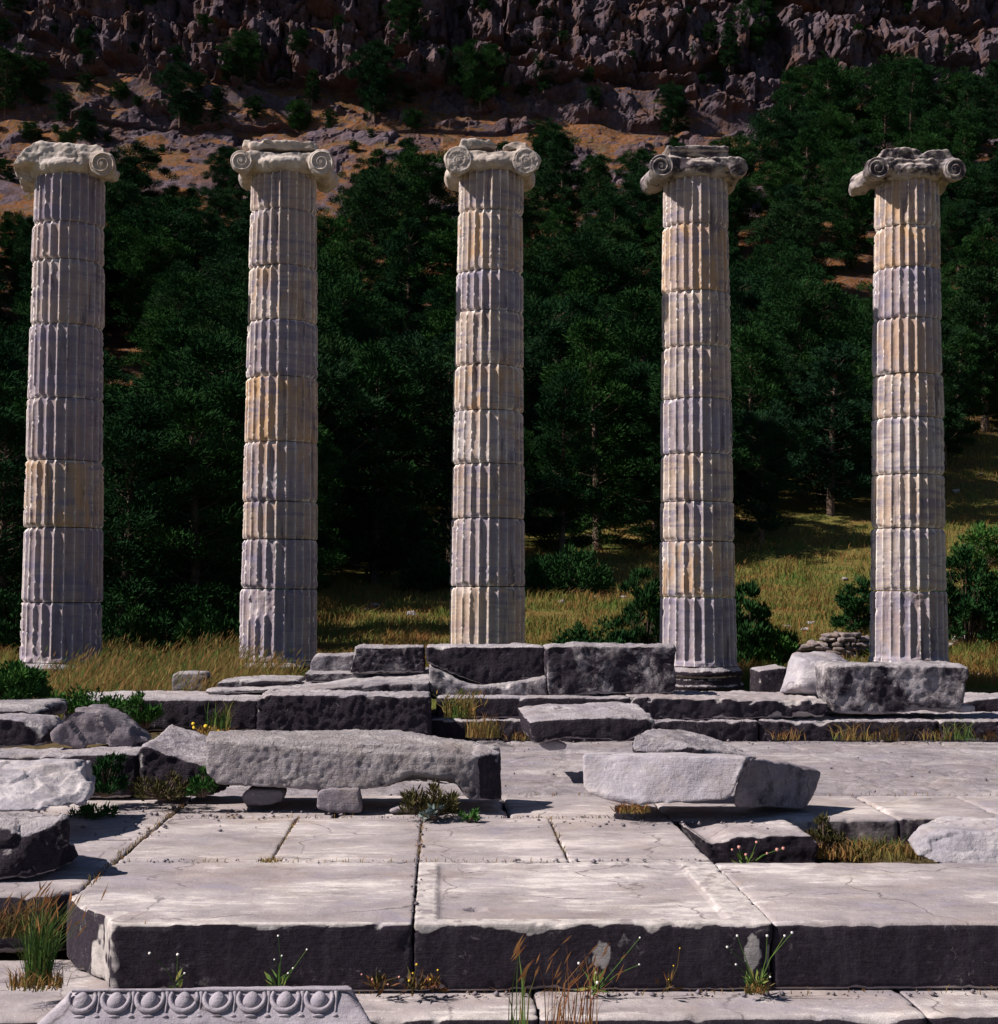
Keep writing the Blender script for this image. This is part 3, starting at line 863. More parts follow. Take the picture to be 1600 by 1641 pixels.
slab('front_slab', 'smooth bluish front slab at the right, beside the sunken panel', 'stone slab', M['step'], rect(xd, 4.2, ya + .01, yb), -.004, .33, vox=.016, group=gF, chip=.6, chipit=22, **FL)
# second rows
LB = ['floor slab in the second row at the left, cut by a long slanting joint', 'pale floor slab straight behind the broad front slab, left of the middle joint',
      'floor slab behind the sunken panel, left one of the two', 'floor slab behind the sunken panel, right one, next to the pit']
for (x0, x1), lb in zip(((-1.9, xa), (xa, xb), (xb, xc), (xc, xd)), LB):
    if x1 <= xb:
        slab('floor_slab', lb, 'stone slab', M['pave'], rect(x0, x1, yb, ym), .003, .3, vox=.018, group=gP, chip=.55, chipit=9, **FL)
        slab('floor_slab', lb.replace('in the second row', 'in the third row').replace('straight behind', 'two rows behind'), 'stone slab', M['pave'], rect(x0, x1, ym, yc), .0, .3, vox=.018, group=gP, chip=.55, chipit=9, **FL)
    else:
        slab('floor_slab', lb, 'stone slab', M['pave'], rect(x0, x1, yb, yc), .002, .3, vox=.018, group=gP, chip=.55, chipit=9, **FL)
slab('floor_slab', 'floor slab at the left edge under the dark tilted stone, its front edge above the grass clump', 'stone slab', M['step'], [(-5.5, 8.14), (-2.05, 8.14), (-1.93, 8.3), (-1.915, ym - G), (-5.5, ym - G)], -.004, .32, vox=.02, group=gP, chip=1.0, chipit=30, **FL)
slab('floor_slab', 'floor slab at the left edge under the pale cracked stone', 'stone slab', M['pave'], rect(-5.5, -1.91, ym, 11.75), .0, .3, vox=.022, group=gP, chip=.55, chipit=9, **FL)
R3 = ['floor slab under the left half of the long block', 'floor slab under the right end of the long block', 'floor slab under the left end of the white block',
      'floor slab under the right end of the white block, above the pit', 'floor slab with its front edge behind the white boulder in the pit', 'floor slab at the right edge behind the white boulder']
xr = [-1.9, -.75, .5, 1.65, 3.30, 4.1, 6.2]
for k in range(6):
    slab('floor_slab', R3[k], 'stone slab', M['pave'], rect(xr[k], xr[k + 1], yc, yd + .03 * (k % 2)), -.004 * (k % 2), .32, vox=.02, group=gP, chip=1.0, chipit=26, **FL)
# steps below the front
xs2 = [-5.2, -1.25, .47, 2.28, 5.2]
S2 = ['lower step slab at the left, carrying the tall grass clump', 'lower step slab in front of the broad broken slab', 'lower step slab in front of the sunken panel slab', 'lower step slab at the right, cracked near its end']
for k in range(4):
    slab('step_slab', S2[k], 'stone slab', M['step'], rect(xs2[k], xs2[k + 1], 6.97 + .02 * (k % 2), 8.1 if k == 0 else 7.6), -.335 - .004 * (k % 2), .32, vox=.018, group=gS, chip=1.0, chipit=20, **FL)
slab('step_slab', 'lowest step slab in the dark under the front edge', 'stone slab', M['step'], rect(-5.2, 5.2, 5.4, 7.3), -.67, .3, vox=.04, group=gS, chip=.8, chipit=10, amp=.005, fine=.002)

# ---------------------------------------------------------------- carved egg-and-dart fragment
def carved():
    root = empty('carved_cornice', at(320, 1600, 6.4) * 1.0, 'fallen block carved with a row of eggs and darts, in front of the steps', 'carved block')
    root.location.z = -.67
    yt, yb_ = 6.42, 6.345
    tl, tr = at(128, 1582, yt), at(552, 1590, yt)
    bl, br = at(75, 1630, yb_), at(590, 1636, yb_)
    zt = (tl.z + tr.z) / 2
    zb = (bl.z + br.z) / 2
    fr = [tl, tr, br, bl]
    pts = [Vector((tl.x, yt, zt)), Vector((tr.x, yt, zt)), Vector((br.x, yb_, zb)), Vector((bl.x, yb_, zb)),
           Vector((tl.x - .05, yt + .10, zt - .02)), Vector((tr.x + .02, yt + .10, zt - .01)),
           Vector((bl.x - .06, yb_ - .03, zb - .03)), Vector((br.x + .03, yb_ - .03, zb - .03)),
           Vector((bl.x - .08, yb_ - .03, -.67)), Vector((br.x + .05, yb_ - .03, -.67)), Vector((tl.x - .08, yt + .1, -.67)), Vector((tr.x + .05, yt + .1, -.67))]
    link('body', weather(hull_mesh(pts), .012, amp=.006, fine=.002, chip=.9, chipit=14), M['carved'], root)
    # frame of the slanted face
    o = Vector((tl.x, yt, zt)); U = Vector((1, 0, 0))
    Vd = (Vector((tl.x, yb_, zb)) - o); Lf = Vd.length; Vd.normalize()
    Nn = Vd.cross(U).normalized()
    if Nn.y > 0: Nn = -Nn
    W = tr.x - tl.x
    def P(u, v, n): return o + U * u + Vd * v + Nn * n
    def ellip(name, u, v, ru, rv, rn, n0, parent, cut=None, seg=20):
        V, F = [], []
        for a in range(seg // 2 + 1):
            phi = math.pi * a / (seg // 2)
            for b in range(seg):
                t = 2 * math.pi * b / seg
                vv = math.cos(phi); s = math.sin(phi)
                wv = rv * vv
                ww = (1.0 + (.22 * -vv))
                V.append(P(u + ru * s * math.cos(t) * ww, v - wv, n0 + rn * s * math.sin(t)))
        for a in range(seg // 2):
            for b in range(seg):
                c = (b + 1) % seg
                F.append((a * seg + b, a * seg + c, (a + 1) * seg + c, (a + 1) * seg + b))
        me = mesh_np(name, V, [F])
        return link(name, me, M['carved'], parent)
    def tube(name, pts, rad, parent, seg=8):
        V, F = [], []
        for k, p in enumerate(pts):
            q = pts[min(k + 1, len(pts) - 1)] - pts[max(k - 1, 0)]
            q.normalize()
            s = q.cross(Nn).normalized()
            for b in range(seg):
                t = 2 * math.pi * b / seg
                r = rad(k / (len(pts) - 1))
                V.append(p + s * math.cos(t) * r + Nn * math.sin(t) * r)
        for k in range(len(pts) - 1):
            for b in range(seg):
                c = (b + 1) % seg
                F.append((k * seg + b, k * seg + c, (k + 1) * seg + c, (k + 1) * seg + b))
        me = mesh_np(name, V, [F])
        return link(name, me, M['carved'], parent)
    pitch_ = W / 7.85
    vb = Lf * .86
    for k in range(8):
        u = pitch_ * (k + .12)
        ellip('egg', u, Lf * .40, pitch_ * .27, Lf * .33, .034, -.004, root)
        sh = []
        for t in np.linspace(-.5, math.pi + .5, 17):
            sh.append(P(u - pitch_ * .40 * math.cos(t), Lf * .30 + Lf * .46 * math.sin(t) if math.sin(t) > 0 else Lf * .30 + Lf * .36 * math.sin(t), .008))
        tube('shell', sh, lambda t: .008 + .004 * math.sin(math.pi * t), root)
        ud = u + pitch_ * .5
        tube('dart', [P(ud, Lf * v, .004) for v in np.linspace(.10, .78, 9)], lambda t: .011 * (1 - t * .7), root)
        for q in (0, .5):
            ellip('bead', u + pitch_ * (q + (.0 if q else 0)), Lf * .92, pitch_ * (.19 if q == 0 else .10), Lf * .06, .012, .0, root, seg=14)
    tube('fillet', [P(-.03 + (W + .06) * t, Lf * .035, .004) for t in np.linspace(0, 1, 24)], lambda t: .008, root)
carved()

# ---------------------------------------------------------------- loose stones and blocks
D1 = dict(vox=.016)
def B(*a, **k): return block(*a, **k)
# left foreground
me = hull_mesh([at(-60, 1320, 8.55), at(-60, 1420, 8.45), at(0, 1404, 8.42), at(45, 1410, 8.45), at(92, 1398, 8.5), at(106, 1312, 8.60), at(108, 1345, 8.6), at(60, 1332, 8.5), at(10, 1382, 8.42),
                at(-60, 1302, 9.2), at(0, 1303, 9.25), at(55, 1303, 9.25), at(100, 1309, 9.1), at(100, 1375, 9.2), at(-60, 1375, 9.3)])
me2 = hull_mesh([at(85, 1345, 8.65), at(118, 1350, 8.75), at(130, 1372, 8.8), at(112, 1390, 8.7), at(85, 1392, 8.6), at(90, 1345, 9.1), at(128, 1370, 9.1), at(100, 1380, 9.1)])
tag(link('broken_stone', weather(join_me([me, me2]), .014, amp=.012, fine=.005, chip=1.0, chipit=12, facet=.014), M['dark']), 'dark broken stone with a white sunlit top, nearest the left edge', 'stone')
me = loft_mesh([at(-70, 1248, 10.0), at(-70, 1300, 9.55), at(35, 1303, 9.55), at(85, 1294, 9.7), at(138, 1287, 9.95), at(146, 1268, 10.1), at(128, 1232, 10.35), at(122, 1220, 10.4), at(60, 1228, 10.25)],
               [at(-70, 1218, 10.7), at(-70, 1260, 10.7), at(35, 1265, 10.7), at(85, 1264, 10.7), at(146, 1266, 10.7), at(153, 1254, 10.7), at(152, 1232, 10.75), at(148, 1218, 10.8), at(50, 1217, 10.8)])
tag(link('broken_stone', weather(me, .013, amp=.012, fine=.003, chip=.8, chipit=6, ledge=(.05, .13, -.42), facet=.010), M['white']), 'pale cracked stone with flaking layers at the left edge, above the dark stone', 'stone')
B('wall_block', 'low dark fronted course block at the left carrying the pyramid shaped boulder', 'stone block', M['dark'],
  [(-90, 1212), (60, 1213), (120, 1210), (150, 1206), (222, 1207), (219, 1240), (210, 1278), (60, 1282), (-90, 1290)], 11.55, .62, vox=.018, amp=.016, fine=.006, chip=1.1)
B('boulder', 'grey pyramid shaped boulder lying on the left course block', 'boulder', M['grey'],
  [(80, 1175), (92, 1160), (118, 1136), (165, 1140), (190, 1152), (242, 1190), (200, 1196), (160, 1197), (120, 1198), (84, 1190)], 12.0, .42, dx=.05, rise=-.02, backscale=.75, loft=False, vox=.018, amp=.018, fine=.006, chip=.9, chipit=8, facet=.03)
B('broken_block', 'thick broken block with rounded dark front at the left edge beside the pyramid boulder', 'stone block', M['dark'],
  [(-80, 1150), (20, 1152), (60, 1158), (74, 1172), (70, 1196), (-80, 1205)], 12.15, .7, vox=.02, amp=.02, fine=.007, chip=1.2)
B('broken_block', 'thin flat slab lying behind the thick left block, at the foot of the green bush', 'stone block', M['rough'],
  [(-80, 1136), (35, 1137), (52, 1143), (55, 1153), (-80, 1158)], 12.7, .6, vox=.02, amp=.014, chip=1.1)
B('broken_block', 'flat slab under the green bush at the left edge, uppermost of its stack', 'stone block', M['rough'],
  [(-80, 1130), (70, 1127), (80, 1132), (78, 1150), (40, 1160), (-80, 1160)], 13.4, .7, vox=.022, amp=.014, chip=1.1)
B('wall_block', 'square block with sunlit rough top and black front, left of the long beam', 'stone block', M['dark'],
  [(222, 1205), (232, 1196), (330, 1228), (338, 1232), (345, 1276), (226, 1278), (220, 1240)], 11.35, .75, rise=.10, dx=.06, vox=.016, amp=.018, fine=.007, chip=1.1)
# the long block on small props
me = loft_mesh([at(330, 1186, 10.95), at(332, 1240, 10.9), at(350, 1258, 10.9), at(420, 1262, 10.9), at(520, 1268, 10.9), at(610, 1262, 10.88), at(660, 1241, 10.86), at(725, 1248, 10.86), at(752, 1284, 10.86), at(770, 1284, 10.86),
                at(762, 1214, 10.85), at(640, 1207, 10.88), at(480, 1198, 10.92)],
               [at(334, 1171, 11.6), at(336, 1225, 11.7), at(360, 1240, 11.7), at(430, 1245, 11.7), at(520, 1250, 11.7), at(610, 1250, 11.7), at(660, 1250, 11.7), at(735, 1255, 11.7), at(800, 1262, 11.6), at(804, 1250, 11.6),
                at(803, 1196, 11.45), at(640, 1170, 11.6), at(480, 1168, 11.62)])
me2 = loft_mesh([at(345, 1184, 10.99), at(480, 1188, 10.96), at(640, 1194, 10.92), at(735, 1203, 10.9), at(735, 1209, 10.9), at(640, 1207, 10.92), at(480, 1200, 10.96), at(345, 1192, 10.99)],
                [at(345, 1178, 11.3), at(480, 1180, 11.3), at(640, 1184, 11.3), at(735, 1193, 11.3), at(735, 1199, 11.3), at(640, 1196, 11.3), at(480, 1190, 11.3), at(345, 1186, 11.3)])
me3 = hull_mesh([at(752, 1212, 10.86), at(768, 1283, 10.86), at(802, 1284, 11.0), at(804, 1205, 11.15), at(770, 1190, 11.3), at(800, 1270, 11.5), at(750, 1280, 11.5), at(752, 1200, 11.4)])
long_block = tag(link('long_block', weather(join_me([me, me2]), .015, amp=.009, fine=.006, fs=.04, chip=1.0, chipit=12), M['beam']), 'long tooled stone beam lying across small prop stones in the middle', 'stone beam')
link('broken_end', weather(me3, .015, amp=.014, fine=.005, chip=.8, chipit=10), M['dark'], long_block)['label'] = 'dark broken right end'
gp = 'prop stones under the long beam'
for px, d, lb in (([(388, 1278), (398, 1266), (450, 1266), (456, 1272), (448, 1288), (392, 1291)], 11.0, 'small dark prop stone under the left part of the long beam'),
                  ([(506, 1270), (520, 1262), (575, 1264), (580, 1300), (540, 1303), (508, 1296)], 10.85, 'squarish prop stone under the middle of the long beam'),
                  ([(622, 1300), (635, 1294), (655, 1292), (660, 1305), (626, 1306)], 10.85, 'tiny prop stone in the shade under the right part of the long beam')):
    B('prop_stone', lb, 'stone', M['grey'], px, d, .28, vox=.014, amp=.014, chip=1.0, chipit=14, group=gp)
# white block with a broken right end, and the wedge behind it
me = loft_mesh([at(935, 1210, 10.75), at(934, 1262, 10.65), at(960, 1275, 10.6), at(1020, 1290, 10.5), at(1100, 1286, 10.45), at(1165, 1282, 10.45), at(1175, 1272, 10.45), at(1182, 1240, 10.45), at(1200, 1214, 10.5), at(1090, 1212, 10.6)],
               [at(945, 1205, 11.25), at(940, 1245, 11.3), at(965, 1260, 11.3), at(1020, 1270, 11.3), at(1100, 1270, 11.3), at(1170, 1270, 11.3), at(1175, 1262, 11.3), at(1200, 1240, 11.3), at(1212, 1211, 11.2), at(1090, 1207, 11.2)])
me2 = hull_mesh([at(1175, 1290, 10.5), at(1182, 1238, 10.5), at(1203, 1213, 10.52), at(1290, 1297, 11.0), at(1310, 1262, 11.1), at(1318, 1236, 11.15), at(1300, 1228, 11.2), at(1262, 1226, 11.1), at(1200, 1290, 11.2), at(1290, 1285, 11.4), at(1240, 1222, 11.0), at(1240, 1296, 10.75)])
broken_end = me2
me3 = hull_mesh([at(938, 1262, 10.62), at(1020, 1280, 10.5), at(1020, 1293, 10.52), at(975, 1284, 10.56), at(940, 1272, 10.62), at(940, 1262, 10.9), at(1020, 1285, 10.9)])
wb = tag(link('white_block', weather(join_me([me, me3]), .014, amp=.009, fine=.002, chip=.7, chipit=12), M['white']), 'smooth white block with a broken dark right end, right of the middle', 'stone block')
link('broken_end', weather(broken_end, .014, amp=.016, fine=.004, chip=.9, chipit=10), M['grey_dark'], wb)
me = hull_mesh([at(1015, 1178, 11.5), at(1014, 1205, 11.4), at(1060, 1216, 11.4), at(1125, 1222, 11.35), at(1128, 1200, 11.35), at(1070, 1180, 11.5), at(1035, 1168, 12.0), at(1090, 1170, 12.1), at(1140, 1182, 12.0), at(1180, 1200, 11.9), at(1218, 1216, 11.7), at(1200, 1225, 11.6), at(1040, 1200, 12.0)])
tag(link('broken_stone', weather(me, .015, amp=.012, fine=.008, chip=.9, chipit=8, facet=.01), M['rough']), 'rough speckled wedge of stone leaning behind the white block', 'stone')
# tilted slab on a pebble
B('tilted_slab', 'tilted flat slab with a dark front propped on a small white stone', 'stone slab', M['dark'],
  [(846, 1158), (860, 1154), (1000, 1148), (1050, 1150), (1054, 1160), (1052, 1168), (1012, 1186), (990, 1190), (975, 1182), (930, 1183), (905, 1183), (858, 1192), (850, 1178)], 13.4, .9, rise=.06, dx=-.05, vox=.018, amp=.014, chip=1.0, chipit=20)
B('prop_stone', 'small white stone under the tilted flat slab', 'stone', M['white'], [(868, 1198), (872, 1188), (890, 1186), (912, 1194), (908, 1203), (880, 1204)], 13.6, .25, vox=.014, amp=.014, chip=1.0, chipit=14)
# stones in the pit
B('wall_block', 'low block at the edge of the pit with orange flowers before it', 'stone block', M['step'],
  [(1122, 1340), (1140, 1352), (1180, 1339), (1300, 1337), (1312, 1352), (1310, 1400), (1150, 1400), (1140, 1385)], 9.95, .74, dx=-.05, vox=.014, amp=.010, fine=.004, chip=1.2, chipit=30)
me = hull_mesh([at(1453, 1345, 9.6), at(1470, 1372, 9.5), at(1500, 1385, 9.45), at(1600, 1395, 9.4), at(1720, 1390, 9.4), at(1720, 1330, 9.5), at(1560, 1330, 9.55), at(1465, 1328, 9.7),
                at(1478, 1320, 10.0), at(1510, 1311, 10.3), at(1600, 1309, 10.35), at(1720, 1308, 10.4), at(1720, 1360, 10.4), at(1480, 1350, 10.3)])
tag(link('boulder', weather(me, .015, amp=.012, fine=.004, chip=.9, chipit=14, facet=.010), M['white']), 'rounded white boulder lying in the pit at the right edge', 'boulder')

# ---------------------------------------------------------------- back wall courses and the blocks on them
WY = 17.2
gw = 'courses of the low back wall'
px_ = lambda pts, d: pts
def wall_course(label, x0, x1, z0, z1, y0, y1, mat='dark', **kw):
    pts = [(x0, y0), (x1, y0), (x1, y1), (x0, y1)]
    o = link('wall_course', weather(loft_mesh([Vector((a, b, z1)) for a, b in pts], [Vector((a, b, z0)) for a, b in pts]), kw.pop('vox', .024), **kw), M[mat])
    return tag(o, label, 'wall course', gw)
X = lambda px, y=1130: at(px, y, WY).x
wall_course('upper course of the back wall with a broken right end, behind the tilted slab', X(700), X(1010), .128, .37, WY + .02, WY + 1.3, amp=.010, fine=.005, chip=1.0)
me = loft_mesh([at(1008, 1116, WY), at(1330, 1124, WY), at(1330, 1138, WY), at(1318, 1148, WY), at(1250, 1153, WY), at(1008, 1154, WY)],
               [at(1008, 1116, WY) + Vector((0, 1.25, 0)), at(1325, 1122, WY) + Vector((0, 1.25, 0)), at(1325, 1138, WY) + Vector((0, 1.25, 0)), at(1318, 1148, WY) + Vector((0, 1.25, 0)), at(1250, 1153, WY) + Vector((0, 1.25, 0)), at(1008, 1154, WY) + Vector((0, 1.25, 0))])
tag(link('wall_course', weather(me, .02, amp=.022, fine=.007, chip=1.5, chipit=40), M['step']), 'upper course slab with a white broken lip ending beside the big right block', 'wall course', gw)
wall_course('lower course of the back wall running behind the white block', X(690), X(1215), -.16, .122, WY - .08, WY + 1.3, amp=.016, fine=.01, chip=.9)
wall_course('lower course stone of the back wall in front of the biggest rough block', X(1216), X(1500), -.16, .125, WY - .06, WY + 1.5, amp=.014, fine=.01, chip=1.0)
wall_course('lower course stone at the right edge with a white chipped corner', X(1502), X(1800), -.16, .12, WY - .07, WY + 1.5, amp=.014, fine=.01, chip=1.4)
B('wall_course', 'long sunlit slab with a dark undercut front below the grass between the first two columns', 'wall course', M['dark'],
  [(95, 1122), (230, 1121), (415, 1121), (415, 1134), (412, 1172), (100, 1174), (100, 1136)], 17.1, 1.45, vox=.024, amp=.012, fine=.006, chip=1.0, group=gw)
B('flat_stone', 'flat layered stone lying in front of the second column, highest of the thin slabs there', 'stone', M['rough'],
  [(345, 1098), (352, 1092), (405, 1089), (478, 1090), (482, 1099), (400, 1104), (345, 1103)], 18.3, .9, vox=.024, amp=.014, chip=1.2)
B('flat_stone', 'thin flat stone strip under the layered stone in front of the second column', 'stone', M['rough'],
  [(325, 1107), (470, 1103), (475, 1110), (325, 1112)], 17.8, .6, vox=.024, amp=.012, chip=1.2)
B('small_block', 'small squared grey stone half hidden in the tall dry grass', 'stone', M['rough'],
  [(274, 1082), (280, 1078), (326, 1078), (332, 1084), (330, 1108), (275, 1108)], 19.2, .5, vox=.024, amp=.014, chip=1.0)
B('wall_block', 'broad dark block with a tooled front, behind the long beam', 'stone block', M['dark'],
  [(410, 1120), (418, 1113), (545, 1113), (690, 1116), (692, 1190), (412, 1190)], 16.75, .75, vox=.022, amp=.014, fine=.013, fs=.06, chip=.9)
B('flat_slab', 'sunlit sloping slab on top of the broad dark block', 'stone slab', M['rough'],
  [(455, 1106), (560, 1098), (640, 1094), (690, 1092), (690, 1113), (455, 1112)], 17.45, 1.5, rise=.06, vox=.022, amp=.02, chip=1.1)
B('small_block', 'low flat block beside the stepped blocks, left of the tooled block', 'stone block', M['rough'],
  [(496, 1062), (504, 1050), (566, 1050), (568, 1080), (496, 1080)], 18.7, .7, vox=.022, amp=.014, chip=1.0)
B('flat_slab', 'thin flat slab under the stepped blocks', 'stone slab', M['rough'],
  [(488, 1078), (688, 1077), (690, 1094), (488, 1094)], 18.3, 1.2, vox=.022, amp=.012, chip=.9)
B('wall_block', 'tooled block with pitted front, leftmost of the row before the middle column', 'stone block', M['rough'],
  [(563, 1066), (570, 1037), (679, 1036), (681, 1078), (560, 1079)], 18.2, .62, vox=.02, amp=.012, fine=.014, fs=.06, chip=.9)
B('wall_block', 'cracked block with a slanting break below, standing before the middle column', 'stone block', M['dark'],
  [(684, 1036), (800, 1036), (873, 1036), (875, 1083), (800, 1098), (775, 1099), (684, 1062)], 17.7, .7, vox=.02, amp=.016, fine=.007, chip=1.0)
B('wall_block', 'lower split block with a pale triangular broken face, under the cracked block', 'stone block', M['rough'],
  [(688, 1066), (740, 1092), (775, 1101), (800, 1099), (876, 1084), (878, 1119), (692, 1121)], 17.55, .7, vox=.02, amp=.02, fine=.006, chip=1.0)
B('wall_block', 'large rough squared block in front of the middle and fourth columns', 'stone block', M['rough'],
  [(876, 1038), (884, 1035), (1081, 1035), (1082, 1106), (1078, 1112), (880, 1114), (876, 1108)], 17.5, .75, vox=.02, amp=.028, fine=.008, chip=.9, chipit=16)
# right end
B('big_block', 'biggest rough block, mottled black and white, at the foot of the rightmost column', 'stone block', M['rough'],
  [(1326, 1068), (1336, 1065), (1545, 1067), (1556, 1072), (1548, 1112), (1540, 1140), (1400, 1144), (1335, 1143), (1324, 1115)], 17.3, .8, vox=.02, amp=.030, fine=.009, chip=.9, chipit=16)
me = hull_mesh([at(1249, 1110, 18.0), at(1262, 1085, 18.0), at(1270, 1050, 18.05), at(1290, 1058, 17.9), at(1345, 1076, 17.8), at(1330, 1118, 17.8), at(1285, 1100, 17.75), at(1272, 1046, 18.5), at(1305, 1042, 18.6), at(1340, 1047, 18.7), at(1366, 1062, 18.7), at(1350, 1110, 18.6), at(1255, 1112, 18.5)])
tag(link('leaning_slab', weather(me, .02, amp=.016, fine=.003, chip=.8, chipit=12), M['white']), 'pale slab leaning against the left side of the biggest rough block', 'stone slab')
B('small_block', 'small dark block in the shade between the fourth column and the leaning slab', 'stone block', M['dark'],
  [(1216, 1074), (1263, 1068), (1263, 1116), (1216, 1116)], 18.9, .6, vox=.024, amp=.014, chip=.9)
B('small_block', 'little pale chip of stone at the right foot of the biggest block', 'stone', M['white'],
  [(1536, 1134), (1545, 1129), (1564, 1131), (1565, 1142), (1536, 1143)], 17.35, .3, vox=.02, amp=.014, chip=1.0, chipit=10)
B('flat_slab', 'dark slab lying at the right edge behind the little pale chip', 'stone slab', M['dark'],
  [(1550, 1124), (1585, 1118), (1700, 1116), (1700, 1146), (1550, 1146)], 18.4, .8, vox=.024, amp=.02, chip=1.0)

# ---------------------------------------------------------------- trees
def tube_np(pts, radii, seg=7):
    V, F = [], []
    pts = [Vector(p) for p in pts]
    for k, p in enumerate(pts):
        q = (pts[min(k + 1, len(pts) - 1)] - pts[max(k - 1, 0)]).normalized()
        s = q.cross(Vector((.31, .95, .05))).normalized()
        t = q.cross(s)
        for b in range(seg):
            a = 2 * math.pi * b / seg
            V.append(p + s * (math.cos(a) * radii[k]) + t * (math.sin(a) * radii[k]))
    for k in range(len(pts) - 1):
        for b in range(seg):
            c = (b + 1) % seg
            F.append((k * seg + b, k * seg + c, (k + 1) * seg + c, (k + 1) * seg + b))
    return np.array([tuple(v) for v in V]), np.array(F)
def merge(parts):
    V, F, o = [], [], 0
    for v, f in parts:
        V.append(v); F.append(f + o); o += len(v)
    return np.vstack(V), np.vstack(F)
def tufts(rng, centers, radii, dirs, count, length, width, up=.35, flat=.55):
    """leaf tufts: slim diamonds pointing outwards from each clump"""
    n = len(centers) * count
    c = np.repeat(centers, count, 0); rad = np.repeat(radii, count)[:, None]; bd = np.repeat(dirs, count, 0)
    o = rng.normal(size=(n, 3)); o /= np.linalg.norm(o, axis=1)[:, None]
    rr = rng.random((n, 1)) ** .45
    off = o * rr * np.array([1, 1, flat])
    p = c + off * rad
    d = off * 1.0 + bd * .45 + np.array([0, 0, up]) + rng.normal(size=(n, 3)) * .38
    d /= np.linalg.norm(d, axis=1)[:, None]
    s = np.cross(d, rng.normal(size=(n, 3))); s /= np.linalg.norm(s, axis=1)[:, None] + 1e-9
    L = length * (.6 + .8 * rng.random((n, 1))); Wd = width * (.6 + .8 * rng.random((n, 1)))
    V = np.stack([p - d * L * .15, p + d * L * .4 + s * Wd, p + d * L, p + d * L * .4 - s * Wd], 1).reshape(-1, 3)
    F = np.arange(n * 4).reshape(n, 4)
    return V, F
def pine_meshes(seed, H, R, shape, nb=80, tc=60, tl=.17, tw=.019, low=.05):
    rng = np.random.default_rng(seed)
    lean = rng.normal(size=2) * .03 * H
    def trunk_at(t): return np.array([lean[0] * t * t, lean[1] * t * t, H * t])
    parts = [tube_np([trunk_at(t) for t in np.linspace(-.03, .96, 9)], [max(.012, .022 * H * (1 - t) ** .8) for t in np.linspace(0, .97, 9)])]
    cs, rs, ds = [], [], []
    lob = rng.random(8) * 2 * math.pi
    for k in range(nb):
        t = low + (1 - low) * ((k + rng.random()) / nb) ** .85
        az = k * 2.4 + rng.normal() * .5
        if shape == 'cone': pr = (1 - t) ** .75 * smooth(t, -.05, .18) ** .5
        elif shape == 'round': pr = math.sqrt(max(0, 1 - ((t - .45) / .58) ** 2))
        else: pr = (1 - t) ** .55 * (.55 + .45 * math.sin(t * 9 + lob[0]) ** 2)
        pr = max(pr, .06)
        pr *= .55 + .45 * rng.random() + .22 * math.sin(3 * az + lob[1] + t * 5)
        L = R * pr
        b0 = trunk_at(t * .96)
        dr = np.array([math.cos(az), math.sin(az), .28 + .35 * t + .1 * rng.normal()])
        tip = b0 + dr * L
        if L > .25: parts.append(tube_np([b0, b0 + dr * L * .5 + [0, 0, -.05 * L], tip], [.012 * H * .35, .006 * H * .35, .004], 5))
        m = 1 + int(L > R * .35) + int(L > R * .6)
        for j in range(m):
            q = 1 - .34 * j + .08 * rng.normal()
            cs.append(b0 + dr * L * q + rng.normal(size=3) * .07 * R)
            rs.append(R * (.12 + .12 * rng.random()) * (1.1 if j else .95))
            ds.append(dr / np.linalg.norm(dr))
    V, F = tufts(rng, np.array(cs), np.array(rs), np.array(ds), tc, tl, tw)
    cm = mesh_np('crown', V, [F], False)
    tv, tf = merge(parts)
    tm = mesh_np('trunk', tv, [tf])
    return tm, cm
PINES = [pine_meshes(1, 8.0, 2.6, 'wave', 66, 300), pine_meshes(2, 7.4, 2.8, 'round', 66, 300), pine_meshes(3, 8.6, 2.8, 'wave', 72, 290),
         pine_meshes(4, 7.0, 2.7, 'round', 62, 300), pine_meshes(5, 8.2, 2.4, 'cone', 72, 290), pine_meshes(6, 6.6, 3.0, 'round', 72, 290)]
NEAR = [pine_meshes(11, 7.6, 2.7, 'wave', 92, 260, .13, .016, .03), pine_meshes(12, 7.0, 2.5, 'cone', 92, 260, .13, .016, .03)]
for k, (tm, cm) in enumerate(PINES + NEAR):
    tm.materials.append(M['bark'])
    cm.materials.append(M['pine_dry'] if k in (3, 4) else M['pine'])
def pine(x, y, z, s, kind, label, group=None, rot=0.0, name='pine_tree', wide=1.0):
    tm, cm = (PINES + NEAR)[kind]
    e = empty(name, (x, y, z - .05), label, 'tree', group)
    e.rotation_euler = (0, 0, rot)
    e.scale = (s * wide, s * wide, s)
    for n, me in (('trunk', tm), ('crown', cm)):
        o = bpy.data.objects.new(n, me)
        o.parent = e
        COL.objects.link(o)
    return e
